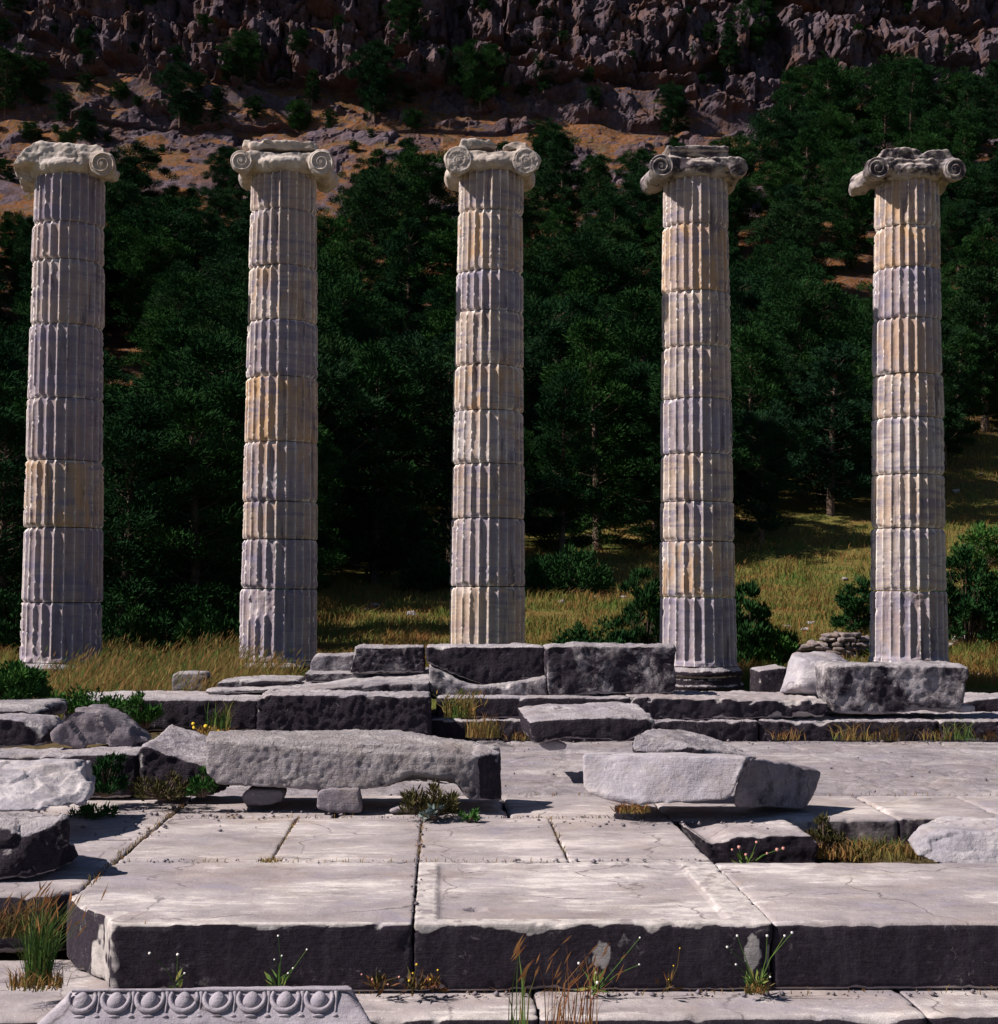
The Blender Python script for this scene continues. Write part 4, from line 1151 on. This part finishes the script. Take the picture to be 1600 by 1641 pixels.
# the wood: upper edge (tree tops) and lower edge as seen between the columns, turned into directions on the slope
TOPX = [-200, 0, 60, 150, 190, 230, 260, 300, 345, 375, 430, 520, 560, 600, 640, 700, 760, 830, 900, 960, 1010, 1080, 1150, 1200, 1260, 1310, 1350, 1410, 1470, 1540, 1600, 1900]
TOPY = [310, 300, 310, 310, 236, 234, 310, 290, 226, 236, 340, 335, 300, 240, 215, 222, 235, 215, 195, 235, 250, 240, 200, 165, 138, 112, 75, 95, 90, 118, 100, 60]
LOWX = [-300, 390, 470, 520, 720, 860, 1040, 1190, 1390, 1430, 1510, 1600, 1900]
LOWD = [38, 39, 46, 53, 56, 61, 62, 64, 66, 72, 84, 88, 92]
CX = [98, 446, 780, 1119, 1457]
def zone(px):
    if px < 98: return 'left of the first column'
    if px > 1457: return 'right of the last column'
    n = ['first and second', 'second and middle', 'middle and fourth', 'fourth and last']
    for k in range(4):
        if px < CX[k + 1]: return 'between the %s columns' % n[k]
def wood():
    pts = []
    rng = random.Random(21)
    tries = 0
    while tries < 16000 and len(pts) < 296:
        tries += 1
        px = rng.uniform(-130, 1730) if tries % 3 else rng.uniform(-100, 540)
        y0 = np.interp(px, LOWX, LOWD)
        y = y0 + 2 + ((172 if px > 1120 else 150) - y0) * rng.random() ** 1.25
        x = (px - 707) / FPX * y
        z = float(ground_z(x, y)[0]) if y < 146 else drop(x, y)
        u, v = proj((x, y, z))
        s = rng.uniform(.70, 1.35)
        top = proj((x, y, z + 7.6 * s))[1]
        if top < np.interp(u, TOPX, TOPY) - 6: continue
        if any((x - a) ** 2 + (y - b) ** 2 < ((2.5 + .012 * y) * (.86 if u < 540 else 1)) ** 2 for a, b, *_ in pts): continue
        # open scree and bare earth seen through the wood at the left
        if any((u - a) ** 2 + ((v - 30 - b) * .8) ** 2 < r * r for a, b, r in ((195, 560, 42), (225, 700, 38), (205, 630, 30), (15, 530, 30), (690, 870, 30))): continue
        hw = 1.7 * s * FPX / y
        if any(abs(u - a) < hw + r * .4 and top - 5 < b < v for a, b, r in ((190, 555, 26), (222, 695, 22), (12, 520, 20), (1365, 470, 16))): continue
        pts.append((x, y, z, s, u, v, top))
    pts.sort(key=lambda p: p[1])
    rng = random.Random(5)
    for (x, y, z, s, u, v, top) in pts:
        zn = zone(u)
        edge = y < np.interp(u, LOWX, LOWD) + 8
        high = top < np.interp(u, TOPX, TOPY) + 45
        where = 'at the lower edge of the wood' if edge else ('at the upper edge of the wood' if high else 'in the middle of the wood')
        lab = ('pine %s, %s' if high and not edge else 'dark green pine %s, %s') % (where, zn)
        grp = 'pines %s %s' % (where, zn)
        near = y < 50
        k = rng.choice([6, 7]) if near else rng.randrange(6)
        pine(x, y, z, s, k, lab, grp, rng.uniform(0, 6.28), wide=rng.uniform(.85, 1.2))
wood()
for px, d, s, k, lab in ((205, 35.5, .80, 6, 'near dark pine between the first two columns, touching the right of the first'), (262, 37.0, .72, 7, 'low dark pine between the first two columns, left of the halfway point'),
                         (318, 36.0, .84, 6, 'broad near pine between the first two columns, right of the halfway point'), (372, 37.5, .74, 7, 'near dark pine touching the left side of the second column'), (14, 36.5, .78, 6, 'near dark pine at the left edge beside the first column')):
    x = (px - 707) / FPX * d
    pine(x, d, float(ground_z(x, d)[0]) - .15, s, k, lab, None, px * .7, wide=1.2)
# single pines and bushes on the rocks, each where the photograph shows it
for px, py, wpx, kind, lab in (
        (392, 128, 70, 5, 'big round pine alone on the cliff ledge above the second column'),
        (368, 132, 40, 1, 'small pine left of the big round pine on the cliff ledge'),
        (288, 198, 70, 3, 'bushy pine on the bare slope between the first and second columns, tallest there'),
        (312, 205, 36, 5, 'small bush at the right foot of the bushy pine on the bare slope'),
        (500, 165, 34, 4, 'small dark pine on the rocks right of the second column capital'),
        (600, 190, 90, 1, 'broad dark pine on the rocks between the second and middle columns'),
        (478, 212, 46, 5, 'low dark bush on the orange slope just above the second capital'),
        (8, 185, 80, 3, 'dark pine on the slope at the left edge above the first capital'),
        (100, 196, 36, 1, 'little bush in the rocks above the first capital'),
        (770, 172, 90, 5, 'wide flat bush on the ledge above the middle capital'),
        (655, 70, 60, 1, 'dark bush in the cliff cleft between the second and middle columns'),
        (1205, 90, 80, 5, 'large dark bush in the cliff above the fourth column'),
        (20, 22, 44, 5, 'bush on the cliff top at the left corner'),
        (1170, 110, 46, 4, 'slim dark bush under the large bush in the cliff above the fourth column'),
        (1080, 215, 60, 1, 'dark pine against the foot of the cliff, left of the fourth capital')):
    h = hit(px, py)
    if h is None: continue
    wm = wpx / FPX * h.y
    s = wm / (2 * [2.5, 2.8, 2.7, 2.6, 2.3, 3.0][kind])
    pine(h.x, h.y, h.z - .2 * s, s, kind, lab, None, px * .37, name='pine_tree' if wpx > 60 else 'bush', wide=1.0)

def slope_bushes():
    rr = random.Random(77)
    n = 0
    for _ in range(900):
        px, py = rr.uniform(-60, 1660), rr.uniform(5, 300)
        if py > np.interp(px, TOPX, TOPY) - 5 or n >= 120: continue
        h = hit(px, py)
        if h is None or h.y < 120 or h.y > 200: continue
        w = rr.uniform(10, 30) / FPX * h.y
        kind = rr.choice([1, 5, 3])
        zn = zone(px)
        pine(h.x, h.y, h.z - .1 * w, w / 5.6, kind, 'small dark bush on the rocky slope above the wood, ' + zn, 'small bushes on the rocky slope ' + zn, rr.uniform(0, 6), name='bush', wide=1.25)
        n += 1
slope_bushes()

# ---------------------------------------------------------------- shrubs near the columns
def shrub_mesh(seed, R, H, n=60, tc=70, tl=.11, tw=.018, upright=.5):
    rng = np.random.default_rng(seed)
    cs, rs, ds = [], [], []
    parts = []
    for k in range(n):
        az = rng.random() * 6.283; q = math.sqrt(rng.random())
        h = H * (.15 + .85 * rng.random()) * (1 - .55 * q * q)
        c = np.array([math.cos(az) * q * R, math.sin(az) * q * R, h])
        cs.append(c); rs.append(R * (.14 + .12 * rng.random())); d = np.array([c[0] / R, c[1] / R, .6 + upright]); ds.append(d / np.linalg.norm(d))
        parts.append(tube_np([(c[0] * .15, c[1] * .15, 0), (c[0] * .6, c[1] * .6, h * .55), tuple(c)], [.012, .008, .003], 5))
    V, F = tufts(rng, np.array(cs), np.array(rs), np.array(ds), tc, tl, tw, up=upright, flat=.9)
    return merge(parts), (V, F)
def shrub(label, px, py, d, wpx, hpx, mat, seed, n=60, tc=70, tl=.11, tw=.018, cat='shrub', group=None, upright=.5):
    p = at(px, py, d)
    z = drop(p.x, d) if d > 20 else p.z
    R = wpx / 2 / FPX * d; H = hpx / FPX * d
    (sv, sf), (V, F) = shrub_mesh(seed, R, H, n, tc, tl, tw, upright)
    e = empty('shrub', (p.x, d, z), label, cat, group)
    o = np.array([p.x, d, z])
    link('stems', mesh_np('stems', sv + o, [sf]), M['bark'], e, loc=(p.x, d, z))
    link('foliage', mesh_np('foliage', V + o, [F], False), mat, e, loc=(p.x, d, z))
shrub('green shrub in the meadow left of the fourth column, above the large squared block', 950, 1035, 31, 120, 75, M['shrub_dark'], 31, 70, 80, .09, .016)
shrub('taller feathery green shrub touching the left side of the fourth column', 1030, 1045, 31.5, 95, 165, M['shrub_dark'], 32, 80, 90, .13, .016, upright=1.1)
shrub('dark feathery shrub hugging the right side of the fourth column', 1200, 1060, 29, 80, 150, M['shrub_dark'], 33, 80, 90, .13, .016, upright=1.1)
shrub('green low shrub right of the fourth column, before the ruined rubble wall', 1238, 1066, 29, 90, 85, M['shrub'], 34, 70, 80, .10, .016, upright=.8)
shrub('dark rounded shrub in the meadow just left of the last column', 1375, 960, 42, 70, 100, M['shrub_dark'], 35, 70, 80, .12, .02)
shrub('tall dark shrub touching the right side of the last column', 1550, 1010, 38, 110, 170, M['shrub_dark'], 36, 110, 90, .13, .022)
shrub('bright green bush at the right edge beyond the tall dark shrub', 1600, 985, 44, 70, 110, M['shrub'], 37, 70, 80, .12, .022)
shrub('dark green shrub before the wood between the middle and fourth columns', 905, 925, 55, 140, 75, M['shrub_dark'], 38, 80, 80, .16, .03)
shrub('rounded shrub on the small clearing between the second and middle columns', 690, 915, 54, 90, 60, M['shrub_dark'], 39, 60, 80, .16, .03)
shrub('low shrub beside the ruined rubble wall, at its right end', 1395, 1035, 33, 50, 40, M['shrub'], 40, 40, 60, .09, .016)
for px_s, d_s, w_s, h_s, lb_s in ((195, 34.0, 110, 95, 'dark undergrowth just right of the first column, behind the tall grass'), (270, 34.6, 130, 80, 'dark undergrowth behind the tall grass, halfway between the first two columns'),
                                  (345, 34.2, 120, 100, 'dark undergrowth behind the tall grass, just left of the second column'), (15, 34.5, 90, 110, 'dark undergrowth at the left edge behind the first column')):
    shrub(lb_s, px_s, 1050, d_s, w_s, h_s, M['shrub_dark'], int(px_s), 80, 90, .12, .018)
shrub('bushy green weeds at the left edge before the first column', 18, 1122, 14.2, 105, 62, M['shrub'], 41, 70, 80, .05, .009)
shrub('trailing green weed hanging over the long sunlit slab at the left', 135, 1142, 16.6, 130, 32, M['shrub'], 42, 46, 40, .05, .010)
shrub('small green weed growing behind the pyramid boulder', 232, 1165, 15.5, 60, 60, M['shrub'], 43, 30, 40, .05, .008, upright=1.0)
shrub('yellowish bush at the right edge on the upper meadow', 1575, 830, 62, 90, 80, M['shrub'], 44, 60, 60, .18, .03)

# ---------------------------------------------------------------- grass
def blades(rng, P, H, lean=.35, width=.006, bend=.4, wind=(.25, 0)):
    n = len(P)
    a = rng.random(n) * 6.283
    ld = np.c_[np.cos(a), np.sin(a)] * (rng.random((n, 1)) * lean) + np.array(wind) * rng.random((n, 1))
    s = np.c_[np.sin(a), -np.cos(a), np.zeros(n)] if False else np.c_[np.ones(n), .3 * rng.normal(size=n), np.zeros(n)]
    s /= np.linalg.norm(s, axis=1)[:, None]
    w = width * (.6 + .8 * rng.random((n, 1)))
    H = H[:, None]
    m = P + np.c_[ld * H * .35, .58 * H]
    t = P + np.c_[ld * H * (1 + bend), H * (1 - .12 * rng.random((n, 1)))]
    V = np.stack([P - s * w, P + s * w, m + s * w * .7, m - s * w * .7, t], 1).reshape(-1, 3)
    b = np.arange(n)[:, None] * 5
    return V, b + np.array([[0, 1, 2, 3]]), b + np.array([[3, 2, 4]]), (np.repeat(rng.random(n), 5) * .7 + np.tile([-.12, -.12, .15, .15, .45], n) + .05)
def heads(rng, tips, length, width):
    """drooping seed heads on the stalk tips"""
    n = len(tips)
    d = np.c_[.45 + .3 * rng.normal(size=n), .3 * rng.normal(size=n), .7 + .3 * rng.random(n)]
    d /= np.linalg.norm(d, axis=1)[:, None]
    s = np.cross(d, np.array([.1, 1, .05])); s /= np.linalg.norm(s, axis=1)[:, None]
    L = length * (.6 + .8 * rng.random((n, 1)))
    V = np.stack([tips - d * L * .5, tips + s * width, tips + d * L * .6, tips - s * width], 1).reshape(-1, 3)
    return V, np.arange(n * 4).reshape(n, 4), np.repeat(rng.random(n), 4)
def grass_obj(name, V, quads, tris, rnd, mat, parent=None, loc=None):
    me = mesh_np(name, V, [quads, tris] if tris is not None else [quads], False)
    attr(me, 'rnd', rnd)
    return link(name, me, mat, parent, loc)
def meadow():
    rng = np.random.default_rng(8)
    n = 420000
    px = rng.uniform(-120, 1720, n)
    y = 26 + (98 - 26) * rng.random(n) ** 1.7
    lim = np.interp(px, LOWX, LOWD) + 5
    ok = y < lim
    px, y = px[ok], y[ok]
    x = (px - 707) / FPX * y
    z = ground_z(x, y)
    P = np.c_[x, y, z]
    den = fbm(np.c_[x / 2.2, y / 2.2, 0 * x], 3)
    keep = rng.random(len(x)) < .55 + 1.2 * den
    P = P[keep]; den = den[keep]; y = y[keep]
    H = (.08 + .26 * rng.random(len(P)) ** 1.7) * (1 + 1.2 * den) * np.where(y > 60, 1.2, 1)
    V, q, t, r = blades(rng, P, H, .8, .0065)
    V2 = V.reshape(-1, 5, 3)
    # wider blades farther off so that they still read
    k = np.clip(y / 34, 1, 2.0)[:, None]
    for a, b in ((0, 1), (2, 3)):
        c = (V2[:, a] + V2[:, b]) / 2
        V2[:, a] = c + (V2[:, a] - c) * k; V2[:, b] = c + (V2[:, b] - c) * k
    o = grass_obj('meadow_grass', V2.reshape(-1, 3), q, t, r, M['meadow'], loc=(0, 40, 0))
    tag(o, 'mixed green and brown meadow grass behind the columns', 'grass', kind='stuff')
    # tall dry grass standing between the first two columns
    n = 70000
    x = rng.uniform(-8.2, -1.6, n); y = rng.uniform(18.6, 27.5, n)
    d = fbm(np.c_[x / .9, y / .9, 0 * x], 3)
    u = 707 + FPX * x / y
    dens = np.interp(u, [0, 60, 130, 170, 240, 310, 380, 470, 520, 560], [.55, .35, .9, 1, .8, .95, 1, .55, .3, .0])
    keep = rng.random(n) < dens * (.55 + 1.0 * d)
    x, y, d, u = x[keep], y[keep], d[keep], u[keep]
    hh = np.interp(u, [0, 60, 120, 180, 240, 330, 370, 440, 520], [.40, .40, .62, .74, .55, .78, .80, .55, .35])
    P = np.c_[x, y, ground_z(x, y)]
    H = hh * (.25 + .85 * rng.random(len(x))) * (1 + .5 * d)
    V, q, t, r = blades(rng, P, H, .5, .0030, .6, (.32, 0))
    o = grass_obj('tall_grass', V, q, t, r, M['tall'], loc=(-5, 22, -.1))
    tag(o, 'tall dry grass around the feet of the first two columns', 'grass', kind='stuff')
    tips = V.reshape(-1, 5, 3)[:, 4]
    sel = rng.random(len(tips)) < .4
    V, q, r = heads(rng, tips[sel], .12, .007)
    o2 = grass_obj('seed_heads', V, q, None, r, M['tall'], o, loc=(-5, 22, -.1))
    o2['kind'] = 'stuff'
meadow()
def stones_in_meadow():
    """pale stones lying in the grass"""
    rr = random.Random(4)
    pts = [(598, 975, 14), (585, 978, 9), (660, 985, 10), (955, 960, 9), (900, 965, 7), (1000, 958, 6), (1262, 1008, 10), (1300, 1000, 8), (1290, 1012, 9), (1355, 930, 6), (1530, 790, 9), (1575, 762, 7), (1570, 1090, 16), (1550, 1075, 12), (1540, 1030, 16), (1565, 1020, 14), (1585, 1012, 14), (1525, 1040, 13), (700, 948, 8), (1575, 1020, 10)]
    for i, (px, py, w) in enumerate(pts):
        h = hit(px, py)
        if h is None: continue
        s = w / FPX * h.y
        P = [h + Vector((rr.uniform(-s, s), rr.uniform(-s, s), rr.uniform(-.3 * s, .75 * s))) for _ in range(12)]
        zn = zone(px)
        o = link('field_stone', weather(hull_mesh(P), max(.03, s * .12), amp=.03, fine=.0, chip=.8, chipit=4), M['white'] if i % 3 else M['rough'])
        tag(o, 'pale loose stone lying in the meadow grass, ' + zn, 'stone', 'loose stones in the meadow ' + zn)
stones_in_meadow()
def rubble_wall():
    rr = random.Random(9)
    base = at(1325, 1045, 33.0)
    z0 = drop(base.x, 33) - .05
    e = empty('rubble_wall', (base.x, 33, z0), 'ruined dry stone rubble wall in the meadow left of the last column', 'wall')
    x0, x1 = at(1255, 1045, 33).x, at(1382, 1045, 33).x
    z = z0
    for row in range(7):
        hgt = rr.uniform(.07, .15)
        x = x0 + (x1 - x0) * max(0, .09 * row + rr.uniform(-.08, .06))
        xe = x1 - rr.uniform(0, .12) - .05 * max(0, row - 4)
        while x < xe:
            w = rr.uniform(.10, .36)
            hh = hgt * rr.uniform(.8, 1.15)
            o = rr.uniform(-.06, .06)
            P = [Vector((x + w * a + rr.uniform(-.035, .035), 33 + o + .32 * b + rr.uniform(-.06, .06), z + hh * c + rr.uniform(-.03, .03))) for a in (0, .97) for b in (-1, 1) for c in (0, .97)]
            link('stone', weather(hull_mesh(P), .03, amp=.03, fine=0, chip=.9, chipit=3), M['rubble'], e)
            x += w
        z += hgt * .95
rubble_wall()

def grit():
    rng = np.random.default_rng(12)
    spots = [(rng.uniform(-2.2, 6, 170), rng.normal(17.0, .12, 170), -.115), (rng.uniform(-2, 5.5, 150), rng.uniform(11.9, 16.8, 150), -.115), (rng.normal(-1.9, .25, 60), rng.uniform(9.9, 11.4, 60), .004),
             (rng.uniform(-1.8, 1.6, 70), rng.normal(10.71, .05, 70), .004), (rng.uniform(-1.9, 1.6, 50), rng.normal(9.03, .03, 50), .004), (rng.uniform(-1.5, 3, 120), rng.normal(7.34, .03, 120), -.333), (rng.normal(-.12, .02, 40), rng.uniform(7.5, 10.6, 40), .004),
             (rng.uniform(-3.0, -.4, 90), rng.normal(10.95, .14, 90), .004), (rng.uniform(.6, 2.3, 70), rng.normal(10.5, .12, 70), .004)]
    V, F = [], []
    for xs, ys, z in spots:
        for x, y in zip(xs, ys):
            r = .006 + .016 * rng.random() ** 3
            P = np.array([[1, 0, 0], [-1, 0, 0], [0, 1, 0], [0, -1, 0], [0, 0, .8], [0, 0, -.6]]) * r * (.6 + .7 * rng.random((6, 1))) + [x, y, z + r * .3]
            b = len(V) * 6
            V.append(P)
            F += [(b + 0, b + 2, b + 4), (b + 2, b + 1, b + 4), (b + 1, b + 3, b + 4), (b + 3, b + 0, b + 4), (b + 2, b + 0, b + 5), (b + 1, b + 2, b + 5), (b + 3, b + 1, b + 5), (b + 0, b + 3, b + 5)]
    o = link('grit', mesh_np('grit', np.vstack(V), [np.array(F)], False), M['grey'], loc=(0, 10, 0))
    tag(o, 'small stone chips and grit scattered over the floor and along the joints', 'grit', kind='stuff')
    # dry litter caught in the joints
    n = 900
    px = [np.c_[rng.uniform(-1.9, 1.6, 160), rng.normal(10.71, .015, 160)], np.c_[rng.normal(-1.91, .02, 200), rng.uniform(8.3, 11.4, 200)], np.c_[rng.uniform(-1.9, .7, 90), rng.normal(9.03, .01, 90)], np.c_[rng.normal(-.118, .008, 70), rng.uniform(9.1, 10.7, 70)],
          np.c_[rng.normal(.784, .008, 60), rng.uniform(9.1, 10.7, 60)], np.c_[rng.normal(-.99, .008, 60), rng.uniform(9.1, 10.7, 60)], np.c_[rng.uniform(-.5, 5, 160), rng.normal(11.87, .04, 160)], np.c_[rng.uniform(-1.6, 5, 200), rng.normal(7.37, .02, 200)]]
    P = np.vstack(px)
    z = np.where(P[:, 1] < 7.42, -.335, -.004)
    V, q, t, r = blades(rng, np.c_[P, z], .012 + .030 * rng.random(len(P)), 1.2, .0022, .6)
    o = grass_obj('dry_litter', V, q, t, r, M['straw'], loc=(0, 9, 0))
    tag(o, 'dry grass litter caught in the floor joints', 'litter', kind='stuff')
grit()

# ---------------------------------------------------------------- small plants among the stones
def clump(name, label, cat, px, py, d, n, hgt, rad, mat, seed, width=.004, lean=.3, head=None, hfrac=.4, hlen=.07, hw=.006, wind=(.08, 0), group=None):
    rng = np.random.default_rng(seed)
    p = at(px, py, d)
    a = rng.random(n) * 6.283; q = np.sqrt(rng.random(n)) * rad
    P = np.c_[p.x + np.cos(a) * q, p.y + np.sin(a) * q * .6, np.full(n, p.z)]
    H = hgt * (.35 + .65 * rng.random(n))
    V, qd, t, r = blades(rng, P, H, lean, width, .5, wind)
    e = empty(name, p, label, cat, group)
    grass_obj('stems', V, qd, t, r, mat, e, loc=p)
    if head:
        tips = V.reshape(-1, 5, 3)[:, 4]
        sel = (rng.random(n) < hfrac) & (H > hgt * .55)
        if sel.sum() < 2: sel[:2] = True
        if sel.sum() <= 14:
            for tp in tips[sel]:
                V, qd, r = heads(rng, tp[None], hlen, hw)
                grass_obj('seed_head', V, qd, None, r, head, e, loc=tp)
        else:
            V, qd, r = heads(rng, tips[sel], hlen, hw)
            grass_obj('seed_heads', V, qd, None, r, head, e, loc=p)['kind'] = 'stuff'
    return e
def flower_weed(label, px, py, d, tips, mat, petal, seed, fs=.0085, leaf=14, name='flowering_weed', group=None, lw=.003):
    """thin branching stalks, each ending at the given pixel direction near depth d, with a flower head"""
    rng = np.random.default_rng(seed)
    p = at(px, py, d)
    e = empty(name, p, label, 'weed', group)
    parts, fl = [], []
    for (tx, ty) in tips:
        q = at(tx, ty, d + rng.uniform(-.08, .02))
        mid = p.lerp(q, .5) + Vector((rng.uniform(-.02, .02), 0, .02))
        parts.append(tube_np([tuple(p), tuple(mid), tuple(q)], [lw, lw * .7, lw * .5], 5))
        s = fs * .72 * rng.uniform(.65, 1.15)
        m = 9
        ang = np.linspace(0, 2 * math.pi, m, endpoint=False)
        V = [tuple(q + Vector((0, 0, s * .25)))]
        for j, a in enumerate(ang): V.append(tuple(q + Vector((math.cos(a) * s, math.sin(a) * s * .7 - s * .3, math.sin(a) * s * .75 + (.2 * s if j % 2 else 0)))))
        V.append(tuple(q - Vector((0, -s * .3, s * .8))))
        F = [(0, 1 + j, 1 + (j + 1) % m) for j in range(m)] + [(m + 1, 1 + (j + 1) % m, 1 + j) for j in range(m)]
        fl.append((np.array(V), np.array(F)))
    sv, sf = merge(parts)
    me = mesh_np('stalks', sv, [sf]); attr(me, 'rnd', np.full(len(sv), .3))
    link('stalks', me, mat, e, loc=p)
    for v, f in fl: link('flower', mesh_np('flower', v, [f]), petal, e)
    if leaf:
        V, F = tufts(rng, np.array([[p.x, p.y, p.z + .03]]), np.array([.05]), np.array([[0, 0, .5]]), leaf, .06, .008, up=.5, flat=.6)
        me = mesh_np('leaves', V, [F], False); attr(me, 'rnd', rng.random(len(V)))
        link('leaves', me, mat, e, loc=p)
clump('grass_clump', 'tall reddish green grass clump at the broken left end of the front slab', 'grass clump', 62, 1578, 7.25, 280, .47, .06, M['green_blade'], 1, .0022, .5, M['reddish'], .3, .07, .004)
clump('grass_clump', 'dry brown grass around the foot of the tall grass clump', 'grass clump', 60, 1583, 7.2, 150, .11, .14, M['straw'], 2, .003, .9)
clump('grass_clump', 'rusty weeds in the dark gap left of the tall grass clump', 'grass clump', 12, 1500, 7.9, 160, .2, .12, M['rusty'], 3, .004, .8)
clump('grass_clump', 'thin reddish grass with seed heads in front of the sunken panel slab', 'grass clump', 915, 1660, 6.75, 46, .42, .12, M['reddish'], 4, .0022, .3, M['reddish'], .6, .06, .004, wind=(.2, 0))
clump('grass_clump', 'few thin grass stalks left of the reddish tuft at the bottom edge', 'grass clump', 832, 1650, 6.8, 12, .40, .05, M['green_blade'], 5, .003, .2, M['reddish'], .9, .10, .006)
flower_weed('white flowered weed before the ragged notch in the broad front slab', 447, 1588, 7.30, [(440, 1538), (452, 1532), (470, 1552), (446, 1500), (492, 1522), (462, 1560)], M['green_blade'], M['petal_white'], 1)
flower_weed('tiny weed with two pale flowers at the left part of the black riser', 288, 1590, 7.3, [(285, 1530), (240, 1528), (296, 1560)], M['green_blade'], M['petal_white'], 2, .010, 8)
flower_weed('reddish weed at the riser foot, left of the joint between front slabs', 610, 1590, 7.3, [(597, 1570), (580, 1562), (640, 1566), (622, 1578)], M['rusty'], M['petal_pink'], 3, .008, 30)
flower_weed('small brown weed at the riser foot exactly at the left joint of the panel slab', 662, 1590, 7.3, [(668, 1546), (662, 1560), (656, 1572)], M['rusty'], M['petal_yellow'], 4, .008, 30)
flower_weed('small brown weed just right of the left joint of the panel slab', 694, 1590, 7.3, [(702, 1555), (690, 1570)], M['rusty'], M['petal_yellow'], 5, .008, 26)
flower_weed('spreading green weed with pale flowers at the right joint of the panel slab', 1214, 1588, 7.28, [(1180, 1546), (1166, 1518), (1182, 1500), (1270, 1495), (1230, 1500), (1235, 1566), (1258, 1500)], M['green_blade'], M['petal_white'], 6, .010, 40)
clump('grass_clump', 'dry straw tuft at the foot of the spreading green weed', 'grass clump', 1212, 1592, 7.26, 60, .07, .06, M['straw'], 7, .003, .9)
flower_weed('single thin dry stalk before the panel slab, right of its middle', 1070, 1590, 7.28, [(1090, 1520), (1080, 1548), (1072, 1570)], M['rusty'], M['petal_yellow'], 8, .007, 10)
flower_weed('pale pink flowered weed behind the reddish seed grass', 955, 1590, 7.28, [(928, 1544), (956, 1560), (1026, 1503), (1025, 1546), (958, 1575)], M['green_blade'], M['petal_white'], 9, .011, 16)
# under the long beam
shrub('rusty dry weed in the shade under the right end of the long beam', 690, 1308, 10.65, 90, 48, M['rusty'], 51, 34, 30, .05, .006)
shrub('silvery leaved weed beside the rusty dry weed under the long beam', 700, 1312, 10.5, 44, 18, M['silver'], 52, 14, 20, .035, .008)
shrub('small bright green sprig right of the rusty weed under the long beam', 752, 1316, 10.5, 26, 24, M['shrub'], 53, 10, 16, .035, .008)
shrub('dark green weeds before the left course block, right of the pale cracked stone', 168, 1275, 11.2, 70, 75, M['shrub_dark'], 54, 40, 40, .05, .006, upright=1.0)
shrub('reddish green weeds at the foot of the square block left of the long beam', 262, 1280, 11.1, 90, 40, M['rusty'], 55, 30, 26, .04, .006)
shrub('green weeds at the right foot of the square block left of the long beam', 325, 1276, 11.0, 40, 40, M['shrub'], 56, 18, 24, .04, .007)
shrub('low green weeds growing in the floor joint before the pale cracked stone', 150, 1307, 10.75, 70, 14, M['shrub'], 57, 24, 26, .03, .006)
clump('straw_tuft', 'bright orange dry straw under the left end of the white block', 'straw', 1015, 1302, 10.45, 130, .09, .13, M['straw'], 8, .004, 1.6)
clump('grass_clump', 'short yellow grass in the floor joint left of the middle', 'grass clump', 432, 1381, 9.02, 60, .035, .08, M['tall'], 9, .003, .8)
# pit plants
clump('grass_clump', 'orange and green dry grass on the floor of the pit', 'grass clump', 1392, 1372, 10.1, 520, .12, .40, M['straw'], 10, .004, .8)
clump('grass_clump', 'green grass mixed into the dry grass of the pit', 'grass clump', 1372, 1366, 10.3, 220, .13, .34, M['green_blade'], 11, .004, .6)
shrub('rusty seeded weeds beside the low block at the pit', 1322, 1365, 10.2, 55, 62, M['rusty'], 58, 36, 26, .035, .005, upright=1.0)
flower_weed('orange pink flowers growing before the low block at the pit', 1195, 1392, 9.3, [(1185, 1358), (1174, 1362), (1196, 1370), (1213, 1350), (1246, 1362), (1256, 1360), (1230, 1368)], M['green_blade'], M['petal_pink'], 10, .017, 30)
# back wall plants
flower_weed('yellow flowered weed before the broad dark block', 330, 1178, 16.2, [(310, 1160), (330, 1164), (312, 1166), (350, 1172), (322, 1172)], M['tall'], M['petal_yellow'], 11, .030, 60, lw=.006)
clump('grass_clump', 'bluish upright grass before the long sunlit slab at the left', 'grass clump', 350, 1172, 16.3, 60, .42, .14, M['green_blade'], 12, .007, .35)
clump('grass_clump', 'orange dry tuft in front of the yellow flowered weed', 'grass clump', 342, 1180, 16.0, 120, .12, .18, M['straw'], 13, .006, .9)
clump('grass_clump', 'dry grass before the lower split block, at the corner of the broad dark block', 'grass clump', 735, 1150, 16.9, 140, .32, .18, M['tall'], 14, .006, .7, M['tall'], .4, .1, .008)
clump('grass_clump', 'dry grass on the floor between the broad dark block and the tilted slab', 'grass clump', 775, 1182, 16.6, 160, .30, .20, M['straw'], 15, .005, .6)
gb = 'dry tufts along the foot of the back wall'
for k, (px, hh, mt) in enumerate(((1262, .16, 'straw'), (1362, .26, 'tall'), (1380, .14, 'straw'), (1432, .26, 'rusty'), (1500, .16, 'straw'), (1538, .30, 'green_blade'), (1592, .16, 'rusty'), (835, .14, 'straw'))):
    lb = ['short straw tuft below the joint of the lower wall course, right of the white block', 'taller yellow green tuft below the left foot of the biggest block', 'short straw tuft close to the right of the taller yellow tuft',
          'upright rusty stalks below the middle of the biggest block', 'straw tuft beside the white chipped corner of the back wall', 'green upright tuft right of the white chipped corner', 'rusty tuft at the right edge under the back wall',
          'straw tuft at the left foot of the tilted flat slab'][k]
    clump('grass_clump', lb, 'grass clump', px, 1186, 16.9, 46, hh, .22, M[mt], 20 + k, .004, 1.1, group=gb)
